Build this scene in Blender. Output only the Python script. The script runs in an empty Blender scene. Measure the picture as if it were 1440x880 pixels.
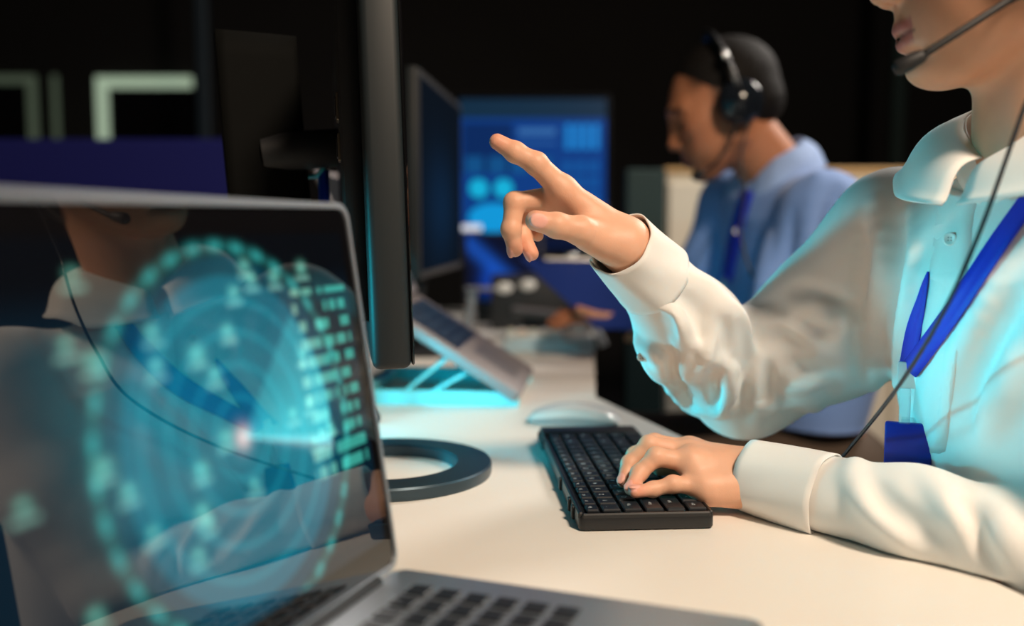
import bpy, bmesh, math, random
import numpy as np
from mathutils import Vector, Matrix

scene = bpy.context.scene
COL = scene.collection
random.seed(4)

# ------------------------------------------------------------------ camera
DZ = 0.74                       # desk top height
CAM_H = DZ + 0.257              # lens height
PITCH = math.radians(5.16)
FPX = 1350.0                    # focal length in pixels of a 1440 px wide frame
cam_d = bpy.data.cameras.new('camera')
cam_d.sensor_width = 36.0
cam_d.lens = FPX / 1440.0 * 36.0
cam_d.clip_start = 0.02
cam_d.dof.use_dof = True
cam_d.dof.focus_distance = 0.84
cam_d.dof.aperture_fstop = 2.1
cam = bpy.data.objects.new('camera', cam_d)
cam.location = (0, 0, CAM_H)
cam.rotation_euler = (math.pi / 2 - PITCH, 0, 0)
COL.objects.link(cam)
scene.camera = cam

# ------------------------------------------------------------------ world, lights, exposure
world = bpy.data.worlds.new('dark_room')
scene.world = world
world.use_nodes = True
world.node_tree.nodes['Background'].inputs[0].default_value = (0.05, 0.06, 0.07, 1)
world.node_tree.nodes['Background'].inputs[1].default_value = 0.03
scene.view_settings.view_transform = 'Standard'
scene.view_settings.look = 'None'
scene.view_settings.gamma = 1.0
scene.view_settings.use_curve_mapping = False
scene.view_settings.exposure = 0.0


def area_light(name, loc, target, size, power, color, size_y=None, spread=180):
    d = bpy.data.lights.new(name, 'AREA')
    d.energy = power
    d.color = color
    d.size = size
    if size_y:
        d.shape = 'RECTANGLE'
        d.size_y = size_y
    d.spread = math.radians(spread)
    o = bpy.data.objects.new(name, d)
    o.location = loc
    v = Vector(target) - Vector(loc)
    o.rotation_euler = v.to_track_quat('-Z', 'Y').to_euler()
    COL.objects.link(o)
    return o


area_light('ceiling_key_light', (0.84, -0.40, DZ + 1.70), (0.2, 0.85, DZ), 0.30, 53, (1.0, 0.79, 0.60))
area_light('front_fill_light', (0.90, -0.75, DZ + 1.05), (0.25, 0.80, DZ + 0.1), 0.5, 1.5, (1.0, 0.82, 0.66))  # added fill that brightens the near forearm from the front
area_light('ceiling_back_light', (1.55, 2.3, DZ + 1.55), (0.45, 1.8, DZ + 0.2), 0.5, 36, (1.0, 0.92, 0.84))
area_light('added_cyan_chest_light', (-0.95, 0.70, DZ + 0.160), (0.44, 0.80, DZ + 0.165), 0.12, 0.50, (0.0, 0.74, 0.92), 0.025, spread=30)  # added source beyond the left edge, puts cyan on the chest
area_light('added_cyan_sleeve_light', (-0.25, 1.12, DZ + 0.050), (0.20, 0.96, DZ + 0.13), 0.10, 0.34, (0.0, 0.78, 1.0), 0.04, spread=64)  # added hidden source for the cyan rim under the pointing sleeve
area_light('added_cyan_stand_light', (-0.26, 0.98, DZ + 0.08), (-0.06, 1.40, DZ + 0.02), 0.10, 0.55, (0.0, 0.78, 1.0), 0.05, spread=75)  # added hidden source that brightens the laptop stand

# ------------------------------------------------------------------ helpers
CP, SP = math.cos(PITCH), math.sin(PITCH)


def ray(px, py):
    u = (px - 720.0) / FPX
    v = (440.0 - py) / FPX
    return np.array([u, CP + v * SP, v * CP - SP])


def at(px, py, Y):
    """World point at depth Y that the photograph shows at this pixel."""
    d = ray(px, py)
    return np.array([0, 0, CAM_H]) + d * (Y / d[1])


def at_z(px, py, z):
    """World point at height z above the desk top."""
    d = ray(px, py)
    return np.array([0, 0, CAM_H]) + d * ((DZ + z - CAM_H) / d[2])


def proj(p):
    x, y, z = p[0], p[1], p[2] - CAM_H
    zc = y * CP - z * SP
    yc = y * SP + z * CP
    return 720 + FPX * x / zc, 440 - FPX * yc / zc


def lin(c):
    """sRGB 0-255 to linear."""
    out = []
    for v in c:
        v = v / 255.0
        out.append(v / 12.92 if v <= 0.04045 else ((v + 0.055) / 1.055) ** 2.4)
    return tuple(out)


MATS = {}


def mat(name, color, rough=0.5, metal=0.0, spec=0.5, emit=None, estr=0.0, noise=0.0, nscale=40.0,
        bump=0.0, bscale=200.0, coat=0.0, trans=0.0, alpha=1.0, attr=None, sheen=0.0, sss=0.0, stretch=None):
    if name in MATS:
        return MATS[name]
    m = bpy.data.materials.new(name)
    m.use_nodes = True
    nt = m.node_tree
    b = nt.nodes['Principled BSDF']
    L = nt.links.new
    b.inputs['Base Color'].default_value = (*color, 1)
    b.inputs['Roughness'].default_value = rough
    b.inputs['Metallic'].default_value = metal
    b.inputs['Specular IOR Level'].default_value = spec
    b.inputs['Coat Weight'].default_value = coat
    b.inputs['Transmission Weight'].default_value = trans
    b.inputs['Alpha'].default_value = alpha
    b.inputs['Sheen Weight'].default_value = sheen
    if sss:
        b.inputs['Subsurface Weight'].default_value = sss
        b.inputs['Subsurface Radius'].default_value = (1.0, 0.35, 0.2)
        b.inputs['Subsurface Scale'].default_value = 0.006
    if emit:
        b.inputs['Emission Color'].default_value = (*emit, 1)
        b.inputs['Emission Strength'].default_value = estr
    src = None
    if attr:
        a = nt.nodes.new('ShaderNodeAttribute')
        a.attribute_name = attr
        src = a.outputs['Color']
    tc = nt.nodes.new('ShaderNodeTexCoord')
    vec = tc.outputs['Object']
    if stretch:
        mp = nt.nodes.new('ShaderNodeMapping')
        mp.inputs['Scale'].default_value = stretch
        L(vec, mp.inputs['Vector'])
        vec = mp.outputs['Vector']
    if noise > 0:
        n = nt.nodes.new('ShaderNodeTexNoise')
        n.inputs['Scale'].default_value = nscale
        n.inputs['Detail'].default_value = 4
        L(vec, n.inputs['Vector'])
        mx = nt.nodes.new('ShaderNodeMix')
        mx.data_type = 'RGBA'
        mx.blend_type = 'MULTIPLY'
        mx.inputs['Factor'].default_value = 1.0
        rmp = nt.nodes.new('ShaderNodeMapRange')
        rmp.inputs['To Min'].default_value = 1 - noise
        rmp.inputs['To Max'].default_value = 1 + noise
        L(n.outputs['Fac'], rmp.inputs['Value'])
        if src:
            L(src, mx.inputs['A'])
        else:
            mx.inputs['A'].default_value = (*color, 1)
        L(rmp.outputs['Result'], mx.inputs['B'])
        src = mx.outputs['Result']
    if src:
        L(src, b.inputs['Base Color'])
    if bump > 0:
        n2 = nt.nodes.new('ShaderNodeTexNoise')
        n2.inputs['Scale'].default_value = bscale
        n2.inputs['Detail'].default_value = 3
        L(vec, n2.inputs['Vector'])
        bp = nt.nodes.new('ShaderNodeBump')
        bp.inputs['Strength'].default_value = bump
        bp.inputs['Distance'].default_value = 0.002
        L(n2.outputs['Fac'], bp.inputs['Height'])
        L(bp.outputs['Normal'], b.inputs['Normal'])
    MATS[name] = m
    return m


def link(o, parent=None):
    COL.objects.link(o)
    if parent is not None:
        o.parent = parent
        o.matrix_parent_inverse = Matrix.Identity(4)
    return o


def tag(o, label=None, cat=None, group=None, kind=None):
    if label:
        o['label'] = label
    if cat:
        o['category'] = cat
    if group:
        o['group'] = group
    if kind:
        o['kind'] = kind
    return o


def thing(name, label, cat, loc=(0, 0, 0), rot=(0, 0, 0), group=None):
    o = bpy.data.objects.new(name, None)
    o.empty_display_size = 0.05
    o.location = loc
    o.rotation_euler = rot
    link(o)
    return tag(o, label, cat, group)


def mobj(name, verts, faces, material, parent=None, smooth=False, loc=None, rot=None):
    me = bpy.data.meshes.new(name)
    me.from_pydata([tuple(v) for v in verts], [], [tuple(f) for f in faces])
    me.update()
    if smooth:
        me.polygons.foreach_set('use_smooth', [True] * len(me.polygons))
    for m in (material if isinstance(material, (list, tuple)) else [material]):
        me.materials.append(m)
    o = bpy.data.objects.new(name, me)
    if loc is not None:
        o.location = loc
    if rot is not None:
        o.rotation_euler = rot
    return link(o, parent)


class MB:
    """Collects boxes, tubes and lathes into one bmesh; build() links them as ONE mesh object."""

    def __init__(self):
        self.bm = bmesh.new()

    def box(self, c, s, bevel=0.0, seg=2, rot=None, taper=None):
        r = bmesh.ops.create_cube(self.bm, size=1.0)
        vs = r['verts']
        for v in vs:
            v.co = Vector((v.co.x * s[0], v.co.y * s[1], v.co.z * s[2]))
            if taper and v.co.z > 0:
                v.co.x *= taper
                v.co.y *= taper
        if bevel > 0:
            es = list({e for v in vs for e in v.link_edges})
            rb = bmesh.ops.bevel(self.bm, geom=es, offset=bevel, segments=seg, affect='EDGES', profile=0.5)
            vs = list({v for f in rb['faces'] for v in f.verts} | {v for v in vs if v.is_valid})
        M = Matrix.Translation(Vector(c))
        if rot is not None:
            M = M @ (rot.to_4x4() if isinstance(rot, Matrix) else Matrix.Rotation(rot[1], 4, rot[0]))
        bmesh.ops.transform(self.bm, matrix=M, verts=vs)
        return self

    def slab(self, outline, z0, z1, bevel=0.0, seg=2, M=None):
        vs = [self.bm.verts.new((x, y, z0)) for x, y in outline]
        f = self.bm.faces.new(vs)
        r = bmesh.ops.extrude_face_region(self.bm, geom=[f])
        top = [g for g in r['geom'] if isinstance(g, bmesh.types.BMVert)]
        for v in top:
            v.co.z = z1
        allv = vs + top
        bmesh.ops.recalc_face_normals(self.bm, faces=list({f for v in allv for f in v.link_faces}))
        if bevel > 0:
            es = [e for e in {e for v in allv for e in v.link_edges}
                  if abs(e.verts[0].co.z - e.verts[1].co.z) < 1e-6]
            rb = bmesh.ops.bevel(self.bm, geom=es, offset=bevel, segments=seg, affect='EDGES', profile=0.5)
            allv = list({v for f in rb['faces'] for v in f.verts} | {v for v in allv if v.is_valid})
        if M is not None:
            bmesh.ops.transform(self.bm, matrix=M, verts=allv)
        return self

    def tube(self, pts, rad, seg=10, caps=True, flat=None):
        P = [Vector(p) for p in pts]
        n = len(P)
        R = rad if isinstance(rad, (list, tuple)) else [rad] * n
        rings = []
        up = Vector((0, 0, 1))
        t0 = (P[1] - P[0]).normalized()
        if abs(t0.dot(up)) > 0.95:
            up = Vector((1, 0, 0))
        side = t0.cross(up).normalized()
        for i in range(n):
            t = (P[min(i + 1, n - 1)] - P[max(i - 1, 0)]).normalized()
            side = (side - t * side.dot(t)).normalized()
            nrm = side.cross(t)
            k = flat if flat else 1.0
            rings.append([self.bm.verts.new(P[i] + side * (R[i] * math.cos(a)) + nrm * (R[i] * k * math.sin(a)))
                          for a in [2 * math.pi * j / seg for j in range(seg)]])
        for i in range(n - 1):
            for j in range(seg):
                self.bm.faces.new((rings[i][j], rings[i][(j + 1) % seg], rings[i + 1][(j + 1) % seg], rings[i + 1][j]))
        if caps:
            self.bm.faces.new(rings[0][::-1])
            self.bm.faces.new(rings[-1])
        return self

    def lathe(self, prof, seg=32, M=None, close=False):
        rings = []
        for r, z in prof:
            rings.append([self.bm.verts.new((r * math.cos(2 * math.pi * j / seg), r * math.sin(2 * math.pi * j / seg), z))
                          for j in range(seg)])
        m = len(prof)
        for i in range(m if close else m - 1):
            a, b = rings[i], rings[(i + 1) % m]
            for j in range(seg):
                self.bm.faces.new((a[j], a[(j + 1) % seg], b[(j + 1) % seg], b[j]))
        if not close:
            if prof[0][0] > 1e-5:
                self.bm.faces.new(rings[0][::-1])
            if prof[-1][0] > 1e-5:
                self.bm.faces.new(rings[-1])
        if M is not None:
            bmesh.ops.transform(self.bm, matrix=M, verts=[v for r in rings for v in r])
        return self

    def grid(self, fn, nu, nv):
        g = [[self.bm.verts.new(fn(i / nu, j / nv)) for j in range(nv + 1)] for i in range(nu + 1)]
        for i in range(nu):
            for j in range(nv):
                self.bm.faces.new((g[i][j], g[i + 1][j], g[i + 1][j + 1], g[i][j + 1]))
        return self

    def mesh(self, name, material, smooth=False, thick=0.0):
        bmesh.ops.remove_doubles(self.bm, verts=self.bm.verts, dist=1e-6)
        bmesh.ops.recalc_face_normals(self.bm, faces=self.bm.faces)
        if thick:
            bmesh.ops.solidify(self.bm, geom=self.bm.faces[:], thickness=thick)
        me = bpy.data.meshes.new(name)
        self.bm.to_mesh(me)
        self.bm.free()
        if smooth:
            me.polygons.foreach_set('use_smooth', [True] * len(me.polygons))
        me.materials.append(material)
        return me

    def build(self, name, material, parent=None, smooth=False, loc=None, rot=None, thick=0.0, auto=None):
        me = self.mesh(name, material, smooth or auto is not None, thick)
        if auto is not None:
            me.set_sharp_from_angle(angle=math.radians(auto))
        o = bpy.data.objects.new(name, me)
        if loc is not None:
            o.location = loc
        if rot is not None:
            o.rotation_euler = rot
        return link(o, parent)


def inst(name, me, parent, loc=(0, 0, 0), rot=(0, 0, 0), scale=None):
    o = bpy.data.objects.new(name, me)
    o.location = loc
    o.rotation_euler = rot
    if scale:
        o.scale = scale
    return link(o, parent)


def spline(pts, n=8):
    """Catmull-Rom through points."""
    P = [np.array(p, float) for p in pts]
    P = [2 * P[0] - P[1]] + P + [2 * P[-1] - P[-2]]
    out = []
    for i in range(1, len(P) - 2):
        for s in range(n):
            t = s / n
            a, b, c, d = P[i - 1], P[i], P[i + 1], P[i + 2]
            out.append(0.5 * (2 * b + (c - a) * t + (2 * a - 5 * b + 4 * c - d) * t * t + (3 * b - a - 3 * c + d) * t ** 3))
    out.append(P[-2])
    return out


def rrect(w, h, r, n=5, cx=0.0, cy=0.0):
    o = []
    for sx, sy, a0 in ((1, 1, 0), (-1, 1, 90), (-1, -1, 180), (1, -1, 270)):
        for i in range(n + 1):
            a = math.radians(a0 + 90 * i / n)
            o.append((cx + sx * (w / 2 - r) + r * math.cos(a), cy + sy * (h / 2 - r) + r * math.sin(a)))
    return o


# ------------------------------------------------------------------ implicit surfaces for bodies and cloth
class Field:
    def __init__(self, lo, hi, h):
        self.lo = np.array(lo, np.float64)
        self.h = h
        self.n = np.ceil((np.array(hi) - self.lo) / h).astype(int) + 1
        self.D = np.full(self.n, 1.0, np.float32)
        self.ax = [(self.lo[i] + h * np.arange(self.n[i])).astype(np.float32) for i in range(3)]

    def sl(self, lo, hi):
        a = np.clip(np.floor((np.array(lo) - self.lo) / self.h).astype(int), 0, self.n)
        b = np.clip(np.ceil((np.array(hi) - self.lo) / self.h).astype(int) + 1, 0, self.n)
        return tuple(slice(a[i], b[i]) for i in range(3))

    def op(self, fn, lo, hi, k=0.0, mode='add', pad=None):
        m = pad if pad is not None else max(0.012, 1.2 * k) + 2 * self.h
        s = self.sl(np.array(lo) - m, np.array(hi) + m)
        if any(q.stop <= q.start for q in s):
            return self
        X = self.ax[0][s[0]][:, None, None]
        Y = self.ax[1][s[1]][None, :, None]
        Z = self.ax[2][s[2]][None, None, :]
        d = fn(X, Y, Z)
        a = self.D[s]
        if mode == 'sub':
            d = -d
            if k > 0:
                t = np.clip(0.5 - 0.5 * (d - a) / k, 0, 1)
                r = a * t + d * (1 - t)
                r = np.maximum(a, d) if k <= 0 else (d * (1 - t) + a * t + k * t * (1 - t))
            else:
                r = np.maximum(a, d)
        elif mode == 'int':
            r = np.maximum(a, d)
        elif mode == 'off':
            r = a + d
        else:
            if k > 0:
                t = np.clip(0.5 + 0.5 * (d - a) / k, 0, 1)
                r = d * (1 - t) + a * t - k * t * (1 - t)
            else:
                r = np.minimum(a, d)
        self.D[s] = r
        return self

    def cap(self, a, b, ra, rb=None, k=0.0, mode='add'):
        a = np.array(a, np.float32)
        b = np.array(b, np.float32)
        rb = ra if rb is None else rb
        ab = b - a
        L2 = max(float(ab @ ab), 1e-12)

        def fn(X, Y, Z):
            px, py, pz = X - a[0], Y - a[1], Z - a[2]
            t = np.clip((px * ab[0] + py * ab[1] + pz * ab[2]) / L2, 0, 1)
            return np.sqrt((px - t * ab[0]) ** 2 + (py - t * ab[1]) ** 2 + (pz - t * ab[2]) ** 2) - (ra + t * (rb - ra))
        R = max(ra, rb)
        return self.op(fn, np.minimum(a, b) - R, np.maximum(a, b) + R, k, mode)

    def chain(self, pts, rads, k=0.0, kin=0.004, mode='add'):
        """A bent limb: cones that melt into each other, then joined to the rest with k."""
        P = [np.array(p, np.float32) for p in pts]
        lo = np.min([p - r for p, r in zip(P, rads)], axis=0)
        hi = np.max([p + r for p, r in zip(P, rads)], axis=0)

        def fn(X, Y, Z):
            D = None
            for i in range(len(P) - 1):
                a, ab = P[i], P[i + 1] - P[i]
                L2 = max(float(ab @ ab), 1e-12)
                px, py, pz = X - a[0], Y - a[1], Z - a[2]
                t = np.clip((px * ab[0] + py * ab[1] + pz * ab[2]) / L2, 0, 1)
                d = np.sqrt((px - t * ab[0]) ** 2 + (py - t * ab[1]) ** 2 + (pz - t * ab[2]) ** 2) - (rads[i] + t * (rads[i + 1] - rads[i]))
                if D is None:
                    D = d
                else:
                    t = np.clip(0.5 + 0.5 * (d - D) / kin, 0, 1)
                    D = d * (1 - t) + D * t - kin * t * (1 - t)
            return D
        return self.op(fn, lo, hi, k, mode)

    def ell(self, c, r, R=None, k=0.0, mode='add'):
        c = np.array(c, np.float32)
        r = np.array(r, np.float32)
        R = np.eye(3) if R is None else np.array(R)     # columns = local axes in world

        def fn(X, Y, Z):
            px, py, pz = X - c[0], Y - c[1], Z - c[2]
            q = [px * R[0, i] + py * R[1, i] + pz * R[2, i] for i in range(3)]
            k0 = np.sqrt(sum((q[i] / r[i]) ** 2 for i in range(3)))
            k1 = np.sqrt(sum((q[i] / r[i] ** 2) ** 2 for i in range(3))) + 1e-9
            return np.where(k0 < 1e-4, -min(r), k0 * (k0 - 1.0) / k1)
        m = np.sqrt(((np.array(R) * r[None, :]) ** 2).sum(1))
        return self.op(fn, c - m, c + m, k, mode)

    def plane(self, p, n, lo=None, hi=None):
        """Keep only the side the normal points away from."""
        p = np.array(p)
        n = np.array(n, float) / np.linalg.norm(n)
        fn = lambda X, Y, Z: ((X - p[0]) * n[0] + (Y - p[1]) * n[1] + (Z - p[2]) * n[2]).astype(np.float32)
        lo = self.lo if lo is None else lo
        hi = self.lo + self.h * self.n if hi is None else hi
        return self.op(fn, lo, hi, 0, 'int', pad=0)

    def hit(self, px, py, y0, y1, off=0.0, step=None):
        """First point of the surface along the line of sight through a pixel, between two depths."""
        st = step or self.h * 0.5
        Ys = np.arange(y0, y1, st)
        d = ray(px, py)
        P = np.array([0, 0, CAM_H])[None] + d[None] * (Ys / d[1])[:, None]
        I = np.round((P - self.lo) / self.h).astype(int)
        ok = ((I >= 0) & (I < self.n)).all(1)
        v = np.full(len(Ys), 1.0)
        v[ok] = self.D[tuple(I[ok].T)]
        w = np.nonzero(v < 0)[0]
        if len(w) == 0:
            return None
        return P[w[0]] + d / np.linalg.norm(d) * off

    def surface(self):
        D, h = self.D, self.h
        n = D.shape
        S = D < 0
        c = np.zeros(tuple(np.array(n) - 1), np.uint8)
        for i in (0, 1):
            for j in (0, 1):
                for k in (0, 1):
                    c += S[i:n[0] - 1 + i, j:n[1] - 1 + j, k:n[2] - 1 + k]
        act = (c > 0) & (c < 8)
        idx = -np.ones(act.shape, np.int64)
        cells = np.argwhere(act)
        idx[act] = np.arange(len(cells))
        acc = np.zeros((len(cells), 3))
        cnt = np.zeros(len(cells))
        corners = [(i, j, k) for i in (0, 1) for j in (0, 1) for k in (0, 1)]
        val = {q: D[cells[:, 0] + q[0], cells[:, 1] + q[1], cells[:, 2] + q[2]].astype(np.float64) for q in corners}
        for q in corners:
            for a in range(3):
                if q[a] == 0:
                    p = list(q)
                    p[a] = 1
                    p = tuple(p)
                    va, vb = val[q], val[p]
                    w = (va < 0) != (vb < 0)
                    t = np.where(w, va / np.where(w, va - vb, 1), 0)
                    pt = np.tile(np.array(q, float), (len(cells), 1))
                    pt[:, a] = t
                    acc[w] += pt[w]
                    cnt[w] += 1
        V = self.lo + (cells + acc / cnt[:, None]) * h
        F = []
        for a in range(3):
            b, e = (a + 1) % 3, (a + 2) % 3
            s0 = [slice(1, n[q] - 1) for q in range(3)]
            s0[a] = slice(0, n[a] - 1)
            s1 = list(s0)
            s1[a] = slice(1, n[a])
            A, B = S[tuple(s0)], S[tuple(s1)]
            for inside_first in (True, False):
                E = np.argwhere(A & ~B) if inside_first else np.argwhere(~A & B)
                if not len(E):
                    continue
                off = np.array([1, 1, 1])
                off[a] = 0
                E = E + off
                ub = np.zeros(3, int)
                ub[b] = 1
                ue = np.zeros(3, int)
                ue[e] = 1
                q = [E - ub - ue, E - ue, E, E - ub]
                f = np.stack([idx[tuple(x.T)] for x in q], 1)
                if not inside_first:
                    f = f[:, ::-1]
                F.append(f)
        F = np.concatenate(F)
        F = F[(F >= 0).all(1)]
        return V, F


def relax(V, F, it=2, lam=0.5):
    n = len(V)
    e = np.concatenate([F[:, [0, 1]], F[:, [1, 2]], F[:, [2, 3]], F[:, [3, 0]]])
    e = np.concatenate([e, e[:, ::-1]])
    deg = np.bincount(e[:, 0], minlength=n)[:, None]
    for i in range(it):
        for l in (lam, -lam * 1.03):
            s = np.stack([np.bincount(e[:, 0], V[e[:, 1], q], minlength=n) for q in range(3)], 1)
            V = V + l * (s / np.maximum(deg, 1) - V)
    return V


def quad_mesh(name, V, F, material, parent=None, color=None):
    me = bpy.data.meshes.new(name)
    me.vertices.add(len(V))
    me.vertices.foreach_set('co', V.astype(np.float32).ravel())
    me.loops.add(F.size)
    me.loops.foreach_set('vertex_index', F.astype(np.int32).ravel())
    me.polygons.add(len(F))
    me.polygons.foreach_set('loop_start', np.arange(0, F.size, 4, dtype=np.int32))
    me.polygons.foreach_set('use_smooth', np.ones(len(F), bool))
    me.update(calc_edges=True)
    if color is not None:
        a = me.color_attributes.new('tint', 'FLOAT_COLOR', 'POINT')
        a.data.foreach_set('color', np.concatenate([color, np.ones((len(V), 1))], 1).astype(np.float32).ravel())
    me.materials.append(material)
    return link(bpy.data.objects.new(name, me), parent)


def sm(x, a, b):
    t = np.clip((x - a) / (b - a), 0, 1)
    return t * t * (3 - 2 * t)


def nrm(v):
    v = np.array(v, float)
    return v / np.linalg.norm(v)

# ------------------------------------------------------------------ materials
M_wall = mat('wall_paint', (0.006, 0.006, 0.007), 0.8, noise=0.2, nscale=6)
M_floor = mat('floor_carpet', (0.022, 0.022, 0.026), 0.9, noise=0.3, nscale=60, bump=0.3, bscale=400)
M_desk = mat('desk_laminate', lin((240, 236, 228)), 0.42, noise=0.02, nscale=8, spec=0.4)
M_deskedge = mat('desk_edge_band', lin((205, 198, 188)), 0.5)
M_alu = mat('anodised_aluminium', lin((172, 180, 188)), 0.38, metal=0.85, noise=0.03, nscale=300)
M_alu2 = mat('space_grey_aluminium', lin((140, 136, 138)), 0.45, metal=0.5, noise=0.03, nscale=300)
M_black = mat('black_plastic', (0.010, 0.011, 0.013), 0.38, noise=0.1, nscale=300)
M_blackm = mat('matte_black_plastic', (0.012, 0.013, 0.015), 0.6, noise=0.1, nscale=200)
M_key = mat('black_keycap', (0.012, 0.015, 0.020), 0.42, noise=0.1, nscale=500)
M_legend = mat('key_legend_print', lin((215, 225, 230)), 0.5)
M_bezel = mat('black_glass_bezel', (0.004, 0.004, 0.005), 0.03, spec=0.9)
M_teal = mat('dark_teal_plastic', lin((62, 84, 92)), 0.45, noise=0.05, nscale=200)
M_white = mat('white_gloss_plastic', lin((238, 238, 236)), 0.22, spec=0.5)
M_whitem = mat('white_matte_plastic', lin((225, 224, 220)), 0.5)
M_navy = mat('navy_fabric_panel', lin((14, 22, 110)), 0.85, noise=0.08, nscale=120, bump=0.2, bscale=500)
M_cream = mat('cream_panel', lin((226, 218, 200)), 0.6, noise=0.03, nscale=20)
M_oak = mat('oak_edge_trim', lin((196, 158, 104)), 0.5, noise=0.15, nscale=30, stretch=(1, 8, 8))
M_darkteal = mat('dark_green_panel', lin((26, 52, 52)), 0.7, noise=0.08, nscale=60)
M_metal = mat('brushed_steel', lin((190, 190, 188)), 0.3, metal=1.0)
M_acryl = mat('cyan_lit_acrylic', lin((120, 225, 235)), 0.18, spec=0.5, coat=0.4)  # clear stand; the cyan light on it is put into the base colour


def screen_mat(name, strength, ior=1.5, rough=0.02):
    m = bpy.data.materials.new(name)
    m.use_nodes = True
    b = m.node_tree.nodes['Principled BSDF']
    b.inputs['Base Color'].default_value = (0.003, 0.003, 0.004, 1)
    b.inputs['Roughness'].default_value = rough
    b.inputs['IOR'].default_value = ior
    a = m.node_tree.nodes.new('ShaderNodeAttribute')
    a.attribute_name = 'tint'
    m.node_tree.links.new(a.outputs['Color'], b.inputs['Emission Color'])
    b.inputs['Emission Strength'].default_value = strength
    return m


def screen_grid(name, nu, nv, fn, pos, material, parent):
    """A lit display: pos(u,v) gives the point, fn(u,v arrays) the emitted colour."""
    u, v = np.meshgrid(np.linspace(0, 1, nu), np.linspace(0, 1, nv), indexing='ij')
    C = fn(u.ravel(), v.ravel())
    V = np.array([pos(a, b) for a, b in zip(u.ravel(), v.ravel())])
    i, j = np.meshgrid(np.arange(nu - 1), np.arange(nv - 1), indexing='ij')
    a = (i * nv + j).ravel()
    F = np.stack([a, a + nv, a + nv + 1, a + 1], 1)
    return quad_mesh(name, V, F, material, parent, C)


# ------------------------------------------------------------------ the room
def struct(name, mb, m):
    return tag(mb.build(name, m), kind='structure')


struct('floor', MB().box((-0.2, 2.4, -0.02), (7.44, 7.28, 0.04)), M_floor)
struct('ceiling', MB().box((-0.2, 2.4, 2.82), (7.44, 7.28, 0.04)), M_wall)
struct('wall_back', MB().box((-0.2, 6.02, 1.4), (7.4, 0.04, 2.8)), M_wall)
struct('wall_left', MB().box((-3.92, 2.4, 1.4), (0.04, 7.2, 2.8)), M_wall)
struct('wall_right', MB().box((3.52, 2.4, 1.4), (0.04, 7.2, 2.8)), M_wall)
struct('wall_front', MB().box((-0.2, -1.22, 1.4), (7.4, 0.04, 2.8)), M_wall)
M_pillar = mat('dark_blue_metal', (0.012, 0.028, 0.045), 0.5)
for k, (px, w, Y) in enumerate(((292, 0.05, 4.4), (1257, 0.06, 4.9))):
    p = at(px, 300, Y)
    struct('trim_%d' % (k + 1), MB().box((p[0], Y, 1.4), (w, 0.05, 2.8), 0.006), M_pillar if k == 0 else M_darkteal)

# lit window frames at the back
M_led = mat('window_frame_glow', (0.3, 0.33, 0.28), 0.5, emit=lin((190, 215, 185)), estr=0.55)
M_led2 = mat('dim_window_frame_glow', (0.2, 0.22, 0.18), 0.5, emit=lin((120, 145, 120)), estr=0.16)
M_dpane = mat('dark_window_pane', (0.004, 0.004, 0.006), 0.05)


def lit_frame(name, label, x0, x1, y0, y1, Y, t, m, sides):
    a, b = at(x0, y0, Y), at(x1, y1, Y)
    w, h = b[0] - a[0], a[2] - b[2]
    r = thing(name, label, 'window', ((a[0] + b[0]) / 2, Y, b[2]))
    MB().box((0, 0.02, h / 2), (w, 0.01, h)).build('pane', M_dpane, r)
    if 'l' in sides:
        MB().box((-w / 2 + t / 2, 0, h / 2), (t, 0.03, h), 0.003).build('frame_post', m, r)
    if 'r' in sides:
        MB().box((w / 2 - t / 2, 0, h / 2), (t, 0.03, h), 0.003).build('frame_post', m, r)
    if 't' in sides:
        MB().box((0, 0, h - t / 2), (w - 2 * t * 0.98, 0.03, t), 0.003).build('frame_rail', m, r)
    return r


lit_frame('interior_window', 'interior window whose pale green frame glows above the navy panel', 135, 288, 108, 250, 5.97, 0.065, M_led, 'lt')
lit_frame('interior_window', 'dim interior window frame at the far left edge above navy panel', -60, 56, 106, 250, 5.97, 0.05, M_led2, 'rt')
lit_frame('interior_window', 'narrow dim upright window frame between the two other lit windows', 68, 86, 106, 250, 5.97, 0.03, M_led2, 'r')

# navy partition, left
a, b = at(-160, 195, 2.6), at(332, 196, 2.6)
r = thing('partition_screen', 'dark navy fabric partition standing behind the open laptop', 'partition', ((a[0] + b[0]) / 2, 2.62, 0))
hN = a[2]
MB().box((0, 0, hN / 2 + 0.03), (b[0] - a[0], 0.04, hN - 0.06), 0.008).build('fabric_panel', M_navy, r)
for s in (-1, 1):
    MB().box((s * (b[0] - a[0]) * 0.4, 0, 0.03), (0.05, 0.3, 0.06), 0.006).build('foot', M_blackm, r)

# cream cabinet behind the man and the dark green panel beside it
a, b = at(937, 236, 2.75), at(1420, 240, 2.75)
w, hC = b[0] - a[0], a[2]
r = thing('storage_cabinet', 'cream cabinet with oak top edge behind the person in blue', 'cabinet', ((a[0] + b[0]) / 2, 2.95, 0))
MB().box((0, 0, hC / 2), (w, 0.40, hC - 0.03), 0.004).build('body', M_cream, r)
MB().box((0, 0, hC - 0.0075), (w + 0.012, 0.42, 0.016), 0.003).build('top', M_oak, r)
for i in range(3):
    wd = w / 3 - 0.012
    d = MB().box((-w / 2 + w * (i + 0.5) / 3, -0.208, hC / 2 + 0.02), (wd, 0.016, hC - 0.12), 0.003).build('door', M_cream, r)
    MB().tube([(-w / 2 + w * (i + 0.5) / 3 + wd * 0.4, -0.235, hC * 0.55), (-w / 2 + w * (i + 0.5) / 3 + wd * 0.4, -0.235, hC * 0.72)], 0.005, 8).build('handle', M_metal, d)
MB().box((0, -0.18, 0.03), (w - 0.02, 0.02, 0.06)).build('plinth', M_blackm, r)
a, b = at(880, 238, 2.70), at(936, 238, 2.70)
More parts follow.
